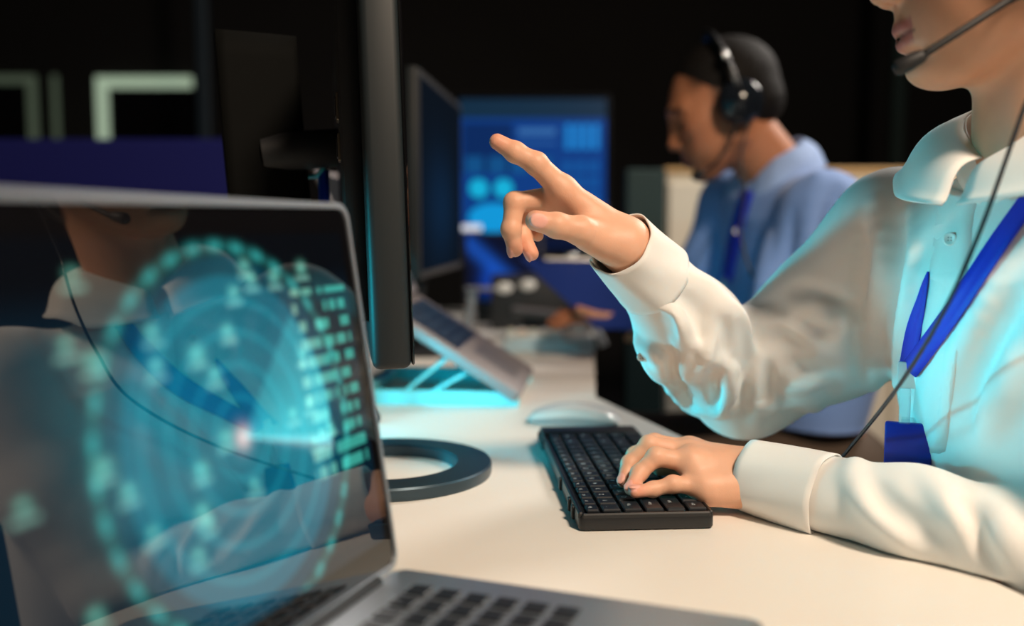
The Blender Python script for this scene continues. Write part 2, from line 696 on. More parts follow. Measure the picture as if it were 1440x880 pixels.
r = thing('partition_screen', 'narrow dark green partition left of the cream cabinet', 'partition', ((a[0] + b[0]) / 2, 2.70, 0))
MB().box((0, 0, a[2] / 2 + 0.03), (b[0] - a[0], 0.04, a[2] - 0.06), 0.006).build('fabric_panel', M_darkteal, r)
MB().box((0, 0, 0.03), (0.05, 0.3, 0.06), 0.006).build('foot', M_blackm, r)

# ------------------------------------------------------------------ desks
EDGE = [at_z(838, 557, 0), at_z(955, 611, 0)]


def desk(name, label, outline, legs, skirt):
    cx = sum(p[0] for p in outline) / len(outline)
    cy = sum(p[1] for p in outline) / len(outline)
    r = thing(name, label, 'desk', (cx, cy, 0))
    o = [(p[0] - cx, p[1] - cy) for p in outline]
    MB().slab(o, DZ - 0.026, DZ, 0.003, 2).build('desktop', M_desk, r)
    for x, y in legs:
        MB().box((x - cx, y - cy, (DZ - 0.026) / 2), (0.05, 0.05, DZ - 0.0262), 0.005).build('leg', M_blackm, r)
    for (x0, y0), (x1, y1) in skirt:
        v = Vector((x1 - x0, y1 - y0, 0))
        MB().box(((x0 + x1) / 2 - cx, (y0 + y1) / 2 - cy, DZ - 0.18), (v.length, 0.018, 0.30), 0.003,
                 rot=('Z', math.atan2(v.y, v.x))).build('modesty_panel', M_blackm, r)
    return r


c0 = (EDGE[0][0], EDGE[0][1])
dirv = nrm(EDGE[1] - EDGE[0])
e = lambda t: (c0[0] + dirv[0] * t, c0[1] + dirv[1] * t)
desk('workstation_desk', 'white topped desk under the slim keyboard and the open laptop',
     [e(0), e(0.3), e(0.62), e(0.85), (e(0.85)[0] + 0.05, 0.25), (e(0.85)[0] + 0.06, -0.28), (-1.25, -0.28), (-1.25, c0[1])],
     [(-1.15, -0.2), (0.30, -0.2), (-1.15, 1.3), (0.02, 1.3)], [((-1.1, 0.3), (-1.1, 1.2))])
desk('workstation_desk', 'white topped desk further back in front of the person in blue',
     [(c0[0], c0[1] + 0.003), (0.20, 2.35), (0.20, 3.0), (-0.62, 3.0), (-0.62, c0[1] + 0.003)],
     [(-0.55, 1.55), (0.05, 1.55), (-0.55, 2.9), (0.1, 2.9)], [((-0.5, 1.6), (-0.5, 2.8))])

# ------------------------------------------------------------------ open laptop in the foreground
PSI = math.radians(21.0)
LID = math.radians(8.5)
LW, LD, LH, ZD = 0.355, 0.245, 0.248, 0.026
h1 = at_z(556, 798, ZD)
ly = np.array([math.sin(PSI), math.cos(PSI), 0])
lo_ = h1 - ly * (LW / 2 - 0.002)
lap = thing('open_laptop', 'open silver laptop in the foreground showing a teal radar display', 'laptop',
            (lo_[0], lo_[1], DZ), (0, 0, -PSI))
MB().slab(rrect(LD, LW, 0.012, cx=LD / 2), 0.004, ZD, 0.002, 2).build('base', M_alu, lap, auto=40)
for sx in (0.02, LD - 0.02):
    for sy in (-1, 1):
        MB().lathe([(0.008, 0.0), (0.008, 0.0045)], 12, Matrix.Translation((sx, sy * (LW / 2 - 0.025), 0))).build('rubber_foot', M_blackm, lap)
MB().tube([(0.001, -LW / 2 + 0.03, ZD - 0.001), (0.001, LW / 2 - 0.03, ZD - 0.001)], 0.0055, 12).build('hinge', M_blackm, lap, smooth=True)
kme = MB().box((0, 0, 0.0006), (0.0150, 0.0158, 0.0013), 0.0009, 1).mesh('key', M_key)
kme2 = MB().box((0, 0, 0.0006), (0.0150, 0.088, 0.0013), 0.0009, 1).mesh('space_bar', M_key)
for rr in range(6):
    for cc in range(15):
        y = LW / 2 - 0.034 - cc * 0.0204
        if rr == 5 and 4 <= cc <= 8:
            if cc == 6:
                inst('space_bar', kme2, lap, (0.034 + rr * 0.0196, y, ZD))
            continue
        inst('key', kme, lap, (0.034 + rr * 0.0196, y, ZD))
MB().slab(rrect(0.080, 0.135, 0.006, cx=0.196), ZD - 0.0004, ZD + 0.0003).build('trackpad', M_alu2, lap)
lid = MB().slab(rrect(LH, LW, 0.011, cx=LH / 2), -0.0065, -0.0008, 0.0015, 2).build('lid', M_alu, lap, auto=40)
lid.location = (0.001, 0, ZD + 0.001)
# lid local x runs up the lid, local z faces the user
Rl = Matrix(((-math.sin(LID), 0, math.cos(LID)), (0, -1, 0), (math.cos(LID), 0, math.sin(LID))))
lid.rotation_euler = Rl.to_euler()
# silver rim, black glass, display (y axis of the lid points to the viewer's side)
mb = MB()
outer = rrect(LH, LW, 0.011, cx=LH / 2)
inner = rrect(LH - 0.0076, LW - 0.006, 0.009, cx=LH / 2)
n = len(outer)
vo = [mb.bm.verts.new((x, y, -0.0009)) for x, y in outer]
vt = [mb.bm.verts.new((x, y, 0.0011)) for x, y in outer]
vi = [mb.bm.verts.new((x, y, 0.0011)) for x, y in inner]
vb = [mb.bm.verts.new((x, y, -0.0009)) for x, y in inner]
for i in range(n):
    j = (i + 1) % n
    for p, q in ((vo, vt), (vt, vi), (vi, vb)):
        mb.bm.faces.new((p[i], p[j], q[j], q[i]))
mb.build('lid_rim', M_alu, lid)
M_mirror = screen_mat('glossy_display_glass', 0.70, ior=1.85, rough=0.012)
DU0, DU1, DV = 0.022, LH - 0.020, LW / 2 - 0.013
mb = MB()
outer = rrect(LH - 0.0078, LW - 0.0062, 0.009, cx=LH / 2)
mb.slab(outer, -0.0007, -0.0001).build('bezel_glass', M_bezel, lid)
rng = np.random.RandomState(7)
blobs = [(rng.uniform(0.03, 0.22), rng.uniform(-0.12, 0.15), rng.uniform(0.0022, 0.0045)) for _ in range(34)]


def radar(u, v):
    x = DU0 + u * (DU1 - DU0)           # up the lid
    y = (-1 + 2 * v) * DV               # along the lid, + is nearest the viewer
    C = np.zeros((len(u), 3))
    def add(w, c, s=1.0):
        C[:] = C + (w * s)[:, None] * np.array(lin(c))[None]
    fade = sm(x, DU1 - 0.018, DU1 - 0.05)
    add(np.ones_like(x) * (0.12 + 0.88 * fade), (0, 32, 48))
    cx, cy = 0.105, 0.0
    cx, cy = RADAR
    r = np.hypot(x - cx, y - cy)
    ang = np.degrees(np.arctan2(x - cx, -(y - cy)))     # 0 = toward the far edge
    R0 = 0.088
    add((r < R0 * 1.12) * 1.0, (0, 66, 84))
    add((r < R0) * (0.6 + 0.4 * (r / R0)), (0, 92, 108))
    for q in (0.25, 0.45, 0.65, 0.85):
        add(np.exp(-((r / R0 - q) / 0.018) ** 2), (30, 150, 160), 0.5)
    ring = np.exp(-((r / R0 - 1.18) / 0.035) ** 2)
    add(ring * (0.35 + 0.65 * (np.cos(np.radians(ang) * 36) > 0)), (60, 190, 185), 0.8)
    sw = ((ang > -14) & (ang < 46) & (r < R0 * 0.97))
    add(sw * (0.35 + 0.65 * sm(ang, 46, -14)), (70, 200, 205), 1.0)
    line = np.exp(-(((ang + 14) / 3.2) ** 2)) * (r < R0)
    add(line, (200, 235, 225), 0.5)
    add(np.exp(-(r / 0.006) ** 2), (255, 205, 190), 1.2)
    for bx, by, br in blobs:
        d2 = ((x - bx) ** 2 + ((y - by) * 0.8) ** 2) / br ** 2
        add(np.exp(-d2), (130, 225, 200), 0.8)
        add((np.abs(x - bx + 0.006) < 0.0016) * (np.abs(y - by) < 0.007), (150, 220, 200), 0.5)
    # column of figures at the far edge
    tx = (y < -0.098) & (y > -0.160) & (x < DU1 - 0.034) & (x > 0.075)
    row = (np.mod(x, 0.0112) < 0.0066)
    seed = np.sin(np.floor(x / 0.0112) * 12.9 + np.floor((y + 0.2) / 0.0036) * 78.2) * 43758.5
    on = (seed - np.floor(seed)) > 0.32
    warm = np.clip((y + 0.13) / 0.03, 0, 1)
    add(tx * row * on * (1 - 0.4 * warm), (70, 190, 170), 0.9)
    add(tx * row * on * warm, (190, 185, 140), 0.45)
    # small dial top left
    r2 = np.hypot(x - 0.20, y - 0.155)
    add((r2 < 0.03) * 1.0, (0, 60, 80), 0.6)
    return C


RADAR = (0.118, -0.035)
disp = screen_grid('display', 260, 380, radar,
                   lambda u, v: (DU0 + u * (DU1 - DU0), (-1 + 2 * v) * DV, 0.00015), M_mirror, lid)

# ------------------------------------------------------------------ keyboard under the left hand
KZ = 0.017
kc = [at_z(815, 719, KZ), at_z(1006, 719, KZ), at_z(757, 599, KZ), at_z(894, 600, KZ)]
kctr = sum(kc) / 4
kdir = nrm((kc[2] + kc[3]) / 2 - (kc[0] + kc[1]) / 2)
kang = math.atan2(kdir[1], kdir[0]) - math.pi / 2
KW, KL = 0.1165, 0.345
kb = thing('computer_keyboard', 'slim black keyboard under the typing hand', 'keyboard', (kctr[0], kctr[1], DZ), (0, 0, kang))
MB().slab(rrect(KW, KL, 0.006), 0.001, KZ - 0.004, 0.0015, 2).build('body', M_black, kb, auto=40)
mb = MB()
for c, s in (((-KW / 2 + 0.0022, 0, KZ - 0.004), (0.0044, KL - 0.006, 0.006)), ((KW / 2 - 0.002, 0, KZ - 0.004), (0.004, KL - 0.006, 0.005)),
             ((0, -KL / 2 + 0.002, KZ - 0.004), (KW - 0.006, 0.004, 0.005))):
    mb.box(c, s, 0.0012, 1)
mb.build('rim', M_black, kb)
MB().box((0, KL / 2 - 0.020, KZ - 0.0035), (KW - 0.002, 0.040, 0.009), 0.003, 2).build('end_bar', M_black, kb, auto=40)
for y in (-0.142, -0.118, -0.05, 0.118, 0.140, 0.158):
    MB().box((-KW / 2 - 0.0006, y, 0.0085), (0.004, 0.008, 0.012), 0.001, 1).build('side_clip', M_blackm, kb)
rows = [
    [('Esc', 1)] + [('F%d' % i, 1) for i in range(1, 13)] + [('Ins', 1), ('Del', 1), ('', 1)],
    [('`', 1)] + [(c, 1) for c in '1234567890-='] + [('Back', 2), ('Home', 1)],
    [('Tab', 1.5)] + [(c, 1) for c in 'QWERTYUIOP[]'] + [('\\', 1.5), ('PgUp', 1)],
    [('Caps', 1.75)] + [(c, 1) for c in "ASDFGHJKL;'"] + [('Enter', 2.25), ('PgDn', 1)],
    [('Shift', 2.25)] + [(c, 1) for c in 'ZXCVBNM,./'] + [('Shift', 2.75), ('End', 1)],
    [('Ctrl', 1.25), ('Fn', 1.25), ('', 1.25), ('Alt', 1.25), ('', 5), ('Alt', 1), ('Fn', 1), ('Ctrl', 1), ('', 1), ('', 1), ('', 1)],
]
U = 0.01875
kmesh = {}
x = -KW / 2 + 0.0065
for ri, rw in enumerate(rows):
    ph = 0.0135 if ri == 0 else 0.0186
    y = -KL / 2 + 0.0055
    for cap, w in rw:
        key = (round(w, 2), ri == 0)
        if key not in kmesh:
            kmesh[key] = MB().box((0, 0, 0.0014), (ph - 0.0024, w * U - 0.0024, 0.0034), 0.001, 1, taper=0.94).mesh('key', M_key)
        k = inst('key', kmesh[key], kb, (x + ph / 2, y + w * U / 2, KZ - 0.003))
        if cap:
            f = bpy.data.curves.new('legend', 'FONT')
            f.body = cap
            f.size = 0.0062 if len(cap) == 1 else 0.0040
            f.align_x, f.align_y = 'CENTER', 'CENTER'
            f.materials.append(M_legend)
            tmp = bpy.data.objects.new('legend_source', f)
            COL.objects.link(tmp)
            dg = bpy.context.evaluated_depsgraph_get()
            me_ = bpy.data.meshes.new_from_object(tmp.evaluated_get(dg))
            bpy.data.objects.remove(tmp)
            bpy.data.curves.remove(f)
            lo2 = bpy.data.objects.new('legend', me_)
            lo2.location = (-0.0015, 0, 0.00325)
            lo2.rotation_euler = (0, 0, math.pi / 2)
            link(lo2, k)
        y += w * U
    x += ph

# ------------------------------------------------------------------ mouse
ml, mr = at_z(739, 594, 0.002), at_z(879, 598, 0.002)
mc = (ml + mr) / 2
mang = math.atan2(mr[1] - ml[1], mr[0] - ml[0])
ms = thing('computer_mouse', 'low arched white wireless mouse behind the keyboard', 'mouse', (mc[0], mc[1] + 0.022, DZ), (0, 0, mang))
ML = float(np.linalg.norm(mr - ml)) / 2 * 0.97


def m_out(t):
    e = 0.62
    c, s = math.cos(t), math.sin(t)
    return ML * math.copysign(abs(c) ** 0.8, c), 0.030 * math.copysign(abs(s) ** e, s)


def shell(u, v):
    px, py = m_out(u * 2 * math.pi)
    top = 0.0085 + 0.0135 * (1 - (px * v / ML) ** 2)
    low = 0.0035 + 0.0085 * (1 - (px / ML) ** 2)
    z = top if v < 0.93 else low + (top - low) * (1 - v) / 0.07 * 0.6
    dome = 0.004 * (1 - (v * py / 0.030) ** 2)
    return (px * min(v, 0.995), py * min(v, 0.995), z + (dome if v < 0.93 else 0) * (1 - v))


MB().grid(shell, 64, 16).build('top_shell', M_white, ms, smooth=True)


def mbase(u, v):
    px, py = m_out(u * 2 * math.pi)
    low = 0.0035 + 0.0085 * (1 - (px / ML) ** 2)
    k = 0.985 - 0.10 * v
    return (px * k, py * k, low * (1 - v) + 0.0002)


mb = MB().grid(mbase, 64, 4)
mb.build('underside', mat('mouse_aluminium', lin((176, 190, 196)), 0.35, metal=0.3), ms, smooth=True)

# ------------------------------------------------------------------ near monitor, seen almost edge-on
ring_c = np.array([-0.131, 0.985, DZ])
p0 = at(580, 519, 0.80)
PH = math.radians(10.5)
mon = thing('desktop_monitor', 'large black monitor seen edge-on with its round ring base', 'monitor', tuple(ring_c), (0, 0, PH))
ex = np.array([math.cos(PH), math.sin(PH), 0])
ey = np.array([-math.sin(PH), math.cos(PH), 0])
lx, lyy, lz = (p0 - ring_c) @ ex, (p0 - ring_c) @ ey, p0[2] - DZ
PW, PHH, PT = 0.54, 0.355, 0.033
# panel frame: local x = screen normal, y = along the panel, z = up; origin = near lower front corner
mb = MB().box((-PT / 2, PW / 2, PHH / 2), (PT, PW, PHH), 0.007, 3)
pan = mb.build('panel', mat('charcoal_teal_plastic', lin((21, 30, 34)), 0.55), mon, loc=(lx, lyy, lz), rot=(0, math.radians(-1.6), 0), auto=40)
MB().box((0.0012, PW / 2, PHH / 2), (0.0025, PW - 0.006, PHH - 0.006), 0.001, 1).build('front_bezel', M_bezel, pan)
M_cyan = screen_mat('cyan_display', 1.0)


def mon_ui(u, v):
    C = np.zeros((len(u), 3))
    C[:] = np.array([0.0, 0.55, 0.75]) * 1.0
    g = ((np.mod(u * 12, 1) < 0.08) | (np.mod(v * 8, 1) < 0.08))
    C[g] = C[g] * 0.5
    r = np.hypot((u - 0.5) * 1.6, v - 0.5)
    C += np.exp(-((r - 0.3) / 0.02) ** 2)[:, None] * np.array([0.1, 0.5, 0.5])
    return C * NEAR_SCREEN


NEAR_SCREEN = 0.35
screen_grid('display', 60, 40, mon_ui, lambda u, v: (0.0027, 0.012 + u * (PW - 0.024), 0.014 + v * (PHH - 0.026)), M_cyan, pan)
MB().box((-PT - 0.008, PW / 2, PHH * 0.5), (0.02, PW * 0.86, PHH * 0.8), 0.008, 2).build('rear_cover', M_blackm, pan, auto=40)
mpo = mat('port_metal', lin((120, 110, 96)), 0.4, metal=0.8)
for z in (0.225, 0.190):
    mb = MB().box((-PT - 0.0188, PW * 0.13, z), (0.003, 0.030, 0.024), 0.001, 1)
    q = mb.build('port', mpo, pan)
    MB().box((-PT - 0.0202, PW * 0.13, z), (0.002, 0.022, 0.017)).build('socket', M_black, q)
# ring base
mb = MB()
prof = [(0.073, 0.0), (0.109, 0.0), (0.110, 0.003), (0.110, 0.011), (0.1085, 0.013), (0.0745, 0.013), (0.073, 0.0115)]
mb.lathe(prof, 96, close=True).build('ring_base', mat('slate_metal', lin((58, 74, 84)), 0.35, metal=0.6), mon, auto=35)


# leaning neck
def neck(u, v):
    z = 0.010 + v * 0.44
    t = v
    xc = -0.084 - 0.028 * math.sin(t * 1.3) - 0.012 * t
    a = (u - 0.5) * 1.0
    w = 0.058 - 0.012 * t
    return (xc + 0.010 * math.cos(a * 2.2) + 0.075 * a - 0.01, w * a * 0.5 + 0.012 + 0.03 * t, z)


MB().grid(neck, 10, 18).build('neck', mat('dark_olive_plastic', lin((9, 10, 9)), 0.8, spec=0.1), mon, smooth=True, thick=0.016)
MB().tube([(-0.12, 0.03, 0.33), (-0.08, 0.03, 0.335), (-0.04, 0.05, 0.34)], 0.020, 16).build('tilt_joint', M_blackm, mon, auto=40)
Mcl = mat('cyan_lit_cable_clip', lin((70, 200, 225)), 0.4)  # cyan light falling on the clip is put into its base colour
hk = [at(400, 284, 1.02) - ring_c, at(412, 262, 1.02) - ring_c, at(432, 249, 1.02) - ring_c, at(446, 247, 1.02) - ring_c, at(457, 236, 1.02) - ring_c]
Rz = Matrix.Rotation(-PH, 3, 'Z')
MB().tube([Rz @ Vector(p) for p in spline(hk, 5)], 0.008, 8, flat=0.35).build('cable_hook', Mcl, mon, smooth=True)
q0, q1 = Rz @ Vector(at(455, 240, 1.02) - ring_c), Rz @ Vector(at(457, 330, 1.02) - ring_c)
MB().tube([q0, q1], 0.006, 10).build('cable', mat('blue_cable', lin((20, 60, 190)), 0.4), mon, smooth=True)

# loose cables behind the ring base
for pts, nm, m_, lab in (
        ([(520, 388), (508, 410), (516, 432), (508, 470), (515, 520), (512, 560)], 'monitor_cable', M_black, 'thin black cable hanging beside the laptop screen edge'),
        ([(500, 445), (512, 425), (503, 405), (514, 394)], 'light_cable', mat('cyan_light_tube', (0.1, 0.5, 0.6), 0.3, emit=(0.05, 0.8, 1.0), estr=1.6), 'short glowing cyan light tube behind the laptop screen')):
    P = [at(x, y, 1.22) for x, y in pts]
    if nm == 'monitor_cable':
        P.append(np.array([P[-1][0] + 0.01, 1.24, DZ + 0.003]))
        P.append(np.array([P[-1][0] - 0.12, 1.30, DZ + 0.003]))
    else:
        P = [np.array([P[0][0], 1.22, DZ + 0.003])] + P
    o = MB().tube(spline(P, 6), 0.0035, 8).build(nm, m_, smooth=True)
    tag(o, lab, 'cable')

# ------------------------------------------------------------------ laptop tilted on an acrylic stand
n1 = at_z(729, 562, 0.012)
f1 = at_z(748, 518, 0.020)
yd = nrm([f1[0] - n1[0], f1[1] - n1[1], 0])
sang = math.atan2(yd[1], yd[0]) - math.pi / 2
SW = float(np.hypot(f1[0] - n1[0], f1[1] - n1[1]))
SD, INC = 0.235, math.radians(32.5)
stand = thing('laptop_stand', 'clear stand glowing cyan under the tilted grey laptop', 'stand', (n1[0], n1[1], DZ), (0, 0, sang))
for y in (0.012, SW - 0.012):
    MB().box((-0.125, y, 0.011), (0.25, 0.014, 0.022), 0.002, 1).build('base_bar', M_acryl, stand)
    MB().tube([(-0.125, y, 0.02), (-0.075, y, 0.048)], 0.0032, 8).build('strut', M_acryl, stand)
    MB().tube([(-0.165, y, 0.02), (-0.105, y, 0.068)], 0.0032, 8).build('strut', M_acryl, stand)
MB().box((-0.235, SW / 2, 0.012), (0.02, SW - 0.04, 0.02), 0.002, 1).build('cross_bar', M_acryl, stand)
lap2 = thing('open_laptop', 'grey laptop propped at a steep tilt behind the monitor base', 'laptop',
             (n1[0] - 0.004 * yd[1], n1[1], DZ + 0.004), (0, 0, sang))
CI, SI = math.cos(INC), math.sin(INC)
Rt = Matrix(((-CI, 0, SI), (0, -1, 0), (SI, 0, CI)))     # local x climbs toward the hinge
base2 = MB().slab(rrect(SD, SW, 0.010, cx=SD / 2, cy=-SW / 2), 0.0, 0.016, 0.003, 2).build('base', mat('grey_laptop_body', lin((150, 144, 146)), 0.5, metal=0.25), lap2, auto=40)
base2.rotation_euler = Rt.to_euler()
base2.location = (0, 0, 0.002)
MB().slab(rrect(0.105, SW - 0.05, 0.004, cx=0.165, cy=-SW / 2), 0.0155, 0.0164).build('key_tray', mat('dark_blue_key_tray', (0.008, 0.02, 0.04), 0.4), base2)
MB().slab(rrect(0.075, 0.10, 0.004, cx=0.058, cy=-SW / 2), 0.0155, 0.0163).build('trackpad', M_alu2, base2)
km3 = MB().box((0, 0, 0.0006), (0.0145, 0.0145, 0.0014), 0.0008, 1).mesh('key', mat('grey_blue_key', (0.012, 0.03, 0.055), 0.4))
for rr in range(5):
    for cc in range(11):
        inst('key', km3, base2, (0.126 + rr * 0.0195, -0.040 - cc * (SW - 0.08) / 10, 0.0164))
lid2 = MB().slab(rrect(0.215, SW, 0.010, cx=0.1075, cy=-SW / 2), 0.0, 0.006, 0.0015, 2).build('lid', mat('grey_laptop_body', (0, 0, 0)), lap2, auto=40)
a2 = math.radians(118)
lid2.rotation_euler = Matrix(((math.cos(a2), 0, math.sin(a2)), (0, -1, 0), (math.sin(a2), 0, -math.cos(a2)))).to_euler()
lid2.location = (-CI * SD + 0.006, 0, SI * SD + 0.016)
MB().slab(rrect(0.19, SW - 0.02, 0.004, cx=0.11, cy=-SW / 2), 0.0061, 0.0066).build('screen', mat('matte_dark_screen', (0.006, 0.008, 0.012), 0.5, spec=0.2), lid2)

# ------------------------------------------------------------------ second monitor behind
def upright(p, q, h0, h1, thick, name, label, ui, strength, res=(70, 50), bez=0.014, gloss=0.12, m_back=M_blackm, side=mat('charcoal_teal_plastic', (0, 0, 0))):
    """Monitor whose screen runs from p to q (viewer's left to right), h0..h1 above the desk."""
    c = (p + q) / 2
    v = q - p
    ang = math.atan2(v[1], v[0])
    W = float(np.hypot(v[0], v[1]))
    nx, ny = math.sin(ang), -math.cos(ang)            # toward the viewer
    r = thing(name, label, 'monitor', (c[0] - nx * 0.06, c[1] - ny * 0.06, DZ), (0, 0, ang))
    pn = MB().box((0, -0.06 + thick / 2, (h0 + h1) / 2), (W, thick, h1 - h0), 0.004, 2).build('panel', side, r, auto=40)
    MB().box((0, -0.0612, (h0 + h1) / 2), (W - 0.004, 0.0024, h1 - h0 - 0.004), 0.0008, 1).build('bezel', M_bezel if gloss > 0 else M_blackm, r)
    M_ = screen_mat(name + '_light', strength, rough=0.2)
    M_.node_tree.nodes['Principled BSDF'].inputs['Specular IOR Level'].default_value = gloss
    screen_grid('display', res[0], res[1], ui, lambda u, v: ((u - 0.5) * (W - 2 * bez), -0.0626, h0 + bez + v * (h1 - h0 - 2 * bez)), M_, r)
    MB().tube([(0, -0.06 + thick + 0.012, h0 + 0.5 * (h1 - h0)), (0, 0.01, 0.08), (0, 0.01, 0.006)], [0.03, 0.026, 0.026], 14, flat=0.5).build('neck', m_back, r, smooth=True)
    MB().slab(rrect(0.22, 0.16, 0.03), 0.0, 0.010, 0.002, 2).build('base', m_back, r, auto=40)
    return r


def ui_dim(u, v):
    C = np.zeros((len(u), 3))
    C[:] = np.array(lin((6, 20, 32)))
    C += (np.exp(-((u - 0.45) / 0.35) ** 2 - ((v - 0.35) / 0.3) ** 2))[:, None] * np.array(lin((8, 44, 78))) * 0.7
    return C


upright(at(588, 318, 1.70), at(648, 318, 2.24), 0.162, 0.535, 0.022, 'desktop_monitor',
        'dark monitor turned sideways behind the tilted grey laptop', ui_dim, 0.6, gloss=0.0)


def ui_dash(u, v):
    C = np.zeros((len(u), 3))
    C[:] = np.array(lin((10, 58, 128)))
    top = v > 0.87
    C[top] = np.array(lin((16, 44, 66)))
    def bx(u0, u1, v0, v1, c, s=1.0):
        w = (u > u0) & (u < u1) & (v > v0) & (v < v1)
        C[w] = C[w] * (1 - s) + np.array(lin(c)) * s
    bx(0.02, 0.36, 0.50, 0.84, (6, 40, 92))
    bx(0.40, 0.66, 0.76, 0.80, (70, 130, 190), 0.6)
    bx(0.40, 0.66, 0.70, 0.72, (60, 120, 185), 0.5)
    for i in range(4):
        bx(0.72 + i * 0.063, 0.765 + i * 0.063, 0.66, 0.83, (24, 124, 200))
    for i in range(3):
        for j in range(3):
            bx(0.70 + i * 0.09, 0.77 + i * 0.09, 0.30 + j * 0.105, 0.375 + j * 0.105, (14, 80, 150))
    for i in range(4):
        bx(0.04 + i * 0.155, 0.16 + i * 0.155, 0.50, 0.62, (16, 84, 140), 0.8)
    for cx in (0.13, 0.30):
        C[((u - cx) / 0.065) ** 2 + ((v - 0.40) / 0.065) ** 2 < 1] = np.array(lin((20, 175, 215)))
    C[((u - 0.23) / 0.17) ** 2 + ((v - 0.20) / 0.10) ** 2 < 1] = np.array(lin((14, 150, 215)))
    bx(0.0, 0.15, 0.115, 0.155, (235, 235, 240))
    bx(0.0, 1.0, 0.0, 0.10, (6, 14, 40))
    return C


upright(at(641, 318, 2.78), at(857, 318, 2.78), 0.185, 0.63, 0.03, 'desktop_monitor',
        'wide monitor facing the camera with a bright blue dashboard', ui_dash, 1.0, res=(160, 130), bez=0.012)


def ui_neb(u, v):
    C = np.zeros((len(u), 3))
    C[:] = np.array(lin((6, 14, 40)))
    C += np.exp(-((u + v - 0.9) / 0.16) ** 2)[:, None] * np.array(lin((20, 84, 190))) * 0.8
    C += (np.exp(-((u - 0.3) / 0.12) ** 2 - ((v - 0.3) / 0.2) ** 2))[:, None] * np.array(lin((10, 60, 160)))
    return C


# tablet propped in front of the dashboard monitor
pa, pb = at(652, 326, 2.57), at(764, 326, 2.57)
tb = thing('tablet_computer', 'tablet with a dark blue picture below the dashboard monitor', 'tablet', ((pa[0] + pb[0]) / 2, 2.57, DZ))
TW, TH = pb[0] - pa[0], pa[2] - DZ - 0.045
tr = (math.radians(-14), 0, 0)
bd = MB().box((0, 0.005, TH / 2), (TW, 0.008, TH), 0.003, 2).build('body', M_black, tb, rot=tr, loc=(0, -0.02, 0.05), auto=40)
screen_grid('display', 40, 30, ui_neb, lambda u, v: ((u - 0.5) * (TW - 0.014), -0.0002, 0.008 + v * (TH - 0.016)), screen_mat('tablet_light', 0.9, rough=0.1), bd)
MB().box((0, 0.03, 0.0245), (TW * 0.7, 0.14, 0.049), 0.008, 2).build('prop_stand', M_blackm, tb, auto=40)

# grey bracket stand at the left of the console
g0 = at_z(668, 452, 0.0)
g1 = at(676, 404, 2.14)
br = thing('phone_stand', 'pale grey leaning bracket stand left of the white console', 'stand', (g0[0], 2.12, DZ))
MB().box((0, 0, 0.005), (0.07, 0.08, 0.010), 0.003, 1).build('foot', M_whitem, br)
MB().box((0.006, 0.02, (g1[2] - DZ) / 2), (0.022, 0.012, g1[2] - DZ), 0.003, 1, rot=('Y', math.radians(6))).build('post', M_alu2, br)
MB().box((0.03, 0.012, g1[2] - DZ - 0.002), (0.07, 0.03, 0.008), 0.003, 1).build('cradle', M_alu2, br)

# black box with two white caps
c1, c2 = at(690, 388, 2.36), at(806, 452, 2.36)
bxw = c2[0] - c1[0]
bo = thing('equipment_box', 'black equipment box with two white oval caps behind the console', 'box', ((c1[0] + c2[0]) / 2, 2.42, DZ))
MB().box((0, 0, (c1[2] - DZ) / 2), (bxw, 0.12, c1[2] - DZ), 0.006, 2).build('body', M_blackm, bo, auto=40)
for px, py in ((709, 405), (742, 401)):
    q = at(px, py, 2.357)
    MB().lathe([(0.0005, 0.012), (0.012, 0.011), (0.0175, 0.006), (0.018, 0.0)], 24,
               Matrix.Translation((q[0] - bo.location.x, -0.061, q[2] - DZ)) @ Matrix.Diagonal((1.15, 1, 0.75, 1)) @ Matrix.Rotation(math.pi / 2, 4, 'X')).build('cap', M_whitem, bo, smooth=True)
# dark flat keyboard in front of it
k1, k2 = at(720, 440, 2.16), at(836, 440, 2.16)
fl = thing('flat_tray', 'dark grey flat tray resting on the white console', 'tray', ((k1[0] + k2[0]) / 2, 2.16, DZ))
MB().box((0, 0.03, 0.055), (k2[0] - k1[0], 0.10, 0.014), 0.003, 2, rot=('Y', math.radians(6))).build('slab', mat('grey_tray', lin((98, 90, 86)), 0.6), fl)
MB().box((0, 0.03, 0.023), (0.14, 0.07, 0.046), 0.004, 1).build('riser', M_blackm, fl)
# white console with keys
w1, w2 = at_z(708, 496, 0), at_z(836, 494, 0)
cs = thing('desk_console', 'white desk console with a pale blue front and rows of keys', 'console', ((w1[0] + w2[0]) / 2, w1[1] + 0.06, DZ))
CWd = w2[0] - w1[0]
MB().box((0, 0, 0.014), (CWd, 0.12, 0.028), 0.004, 2).build('body', mat('pale_blue_plastic', lin((176, 196, 204)), 0.45), cs, auto=40)
MB().box((0, 0.004, 0.0305), (CWd * 0.96, 0.105, 0.005), 0.002, 1).build('top_plate', M_whitem, cs)
cm = [MB().box((0, 0, 0.004), (0.017, 0.016, 0.008), 0.002, 1).mesh('key', m_) for m_ in
      (M_whitem, mat('grey_key', lin((120, 118, 112)), 0.5), mat('cream_key', lin((220, 200, 180)), 0.5), mat('green_key', lin((150, 180, 150)), 0.5))]
for i in range(7):
    for j in range(3):
        inst('key', cm[(i * 2 + j * 3 + (i * j) % 2) % 4], cs, (-CWd * 0.42 + i * 0.0235, -0.032 + j * 0.026, 0.033))
MB().box((CWd * 0.36, 0.02, 0.045), (CWd * 0.24, 0.06, 0.026), 0.004, 2).build('side_module', M_white, cs, auto=40)
pl = [at(832, 455, 2.0), at(838, 462, 1.98), at(846, 478, 1.97), at(849, 486, 1.97)]
pp = [np.array([0.145, 2.03, DZ + 0.05])] + pl
o = MB().tube(spline(pp, 5), 0.008, 10).build('white_plug', M_white, smooth=True)
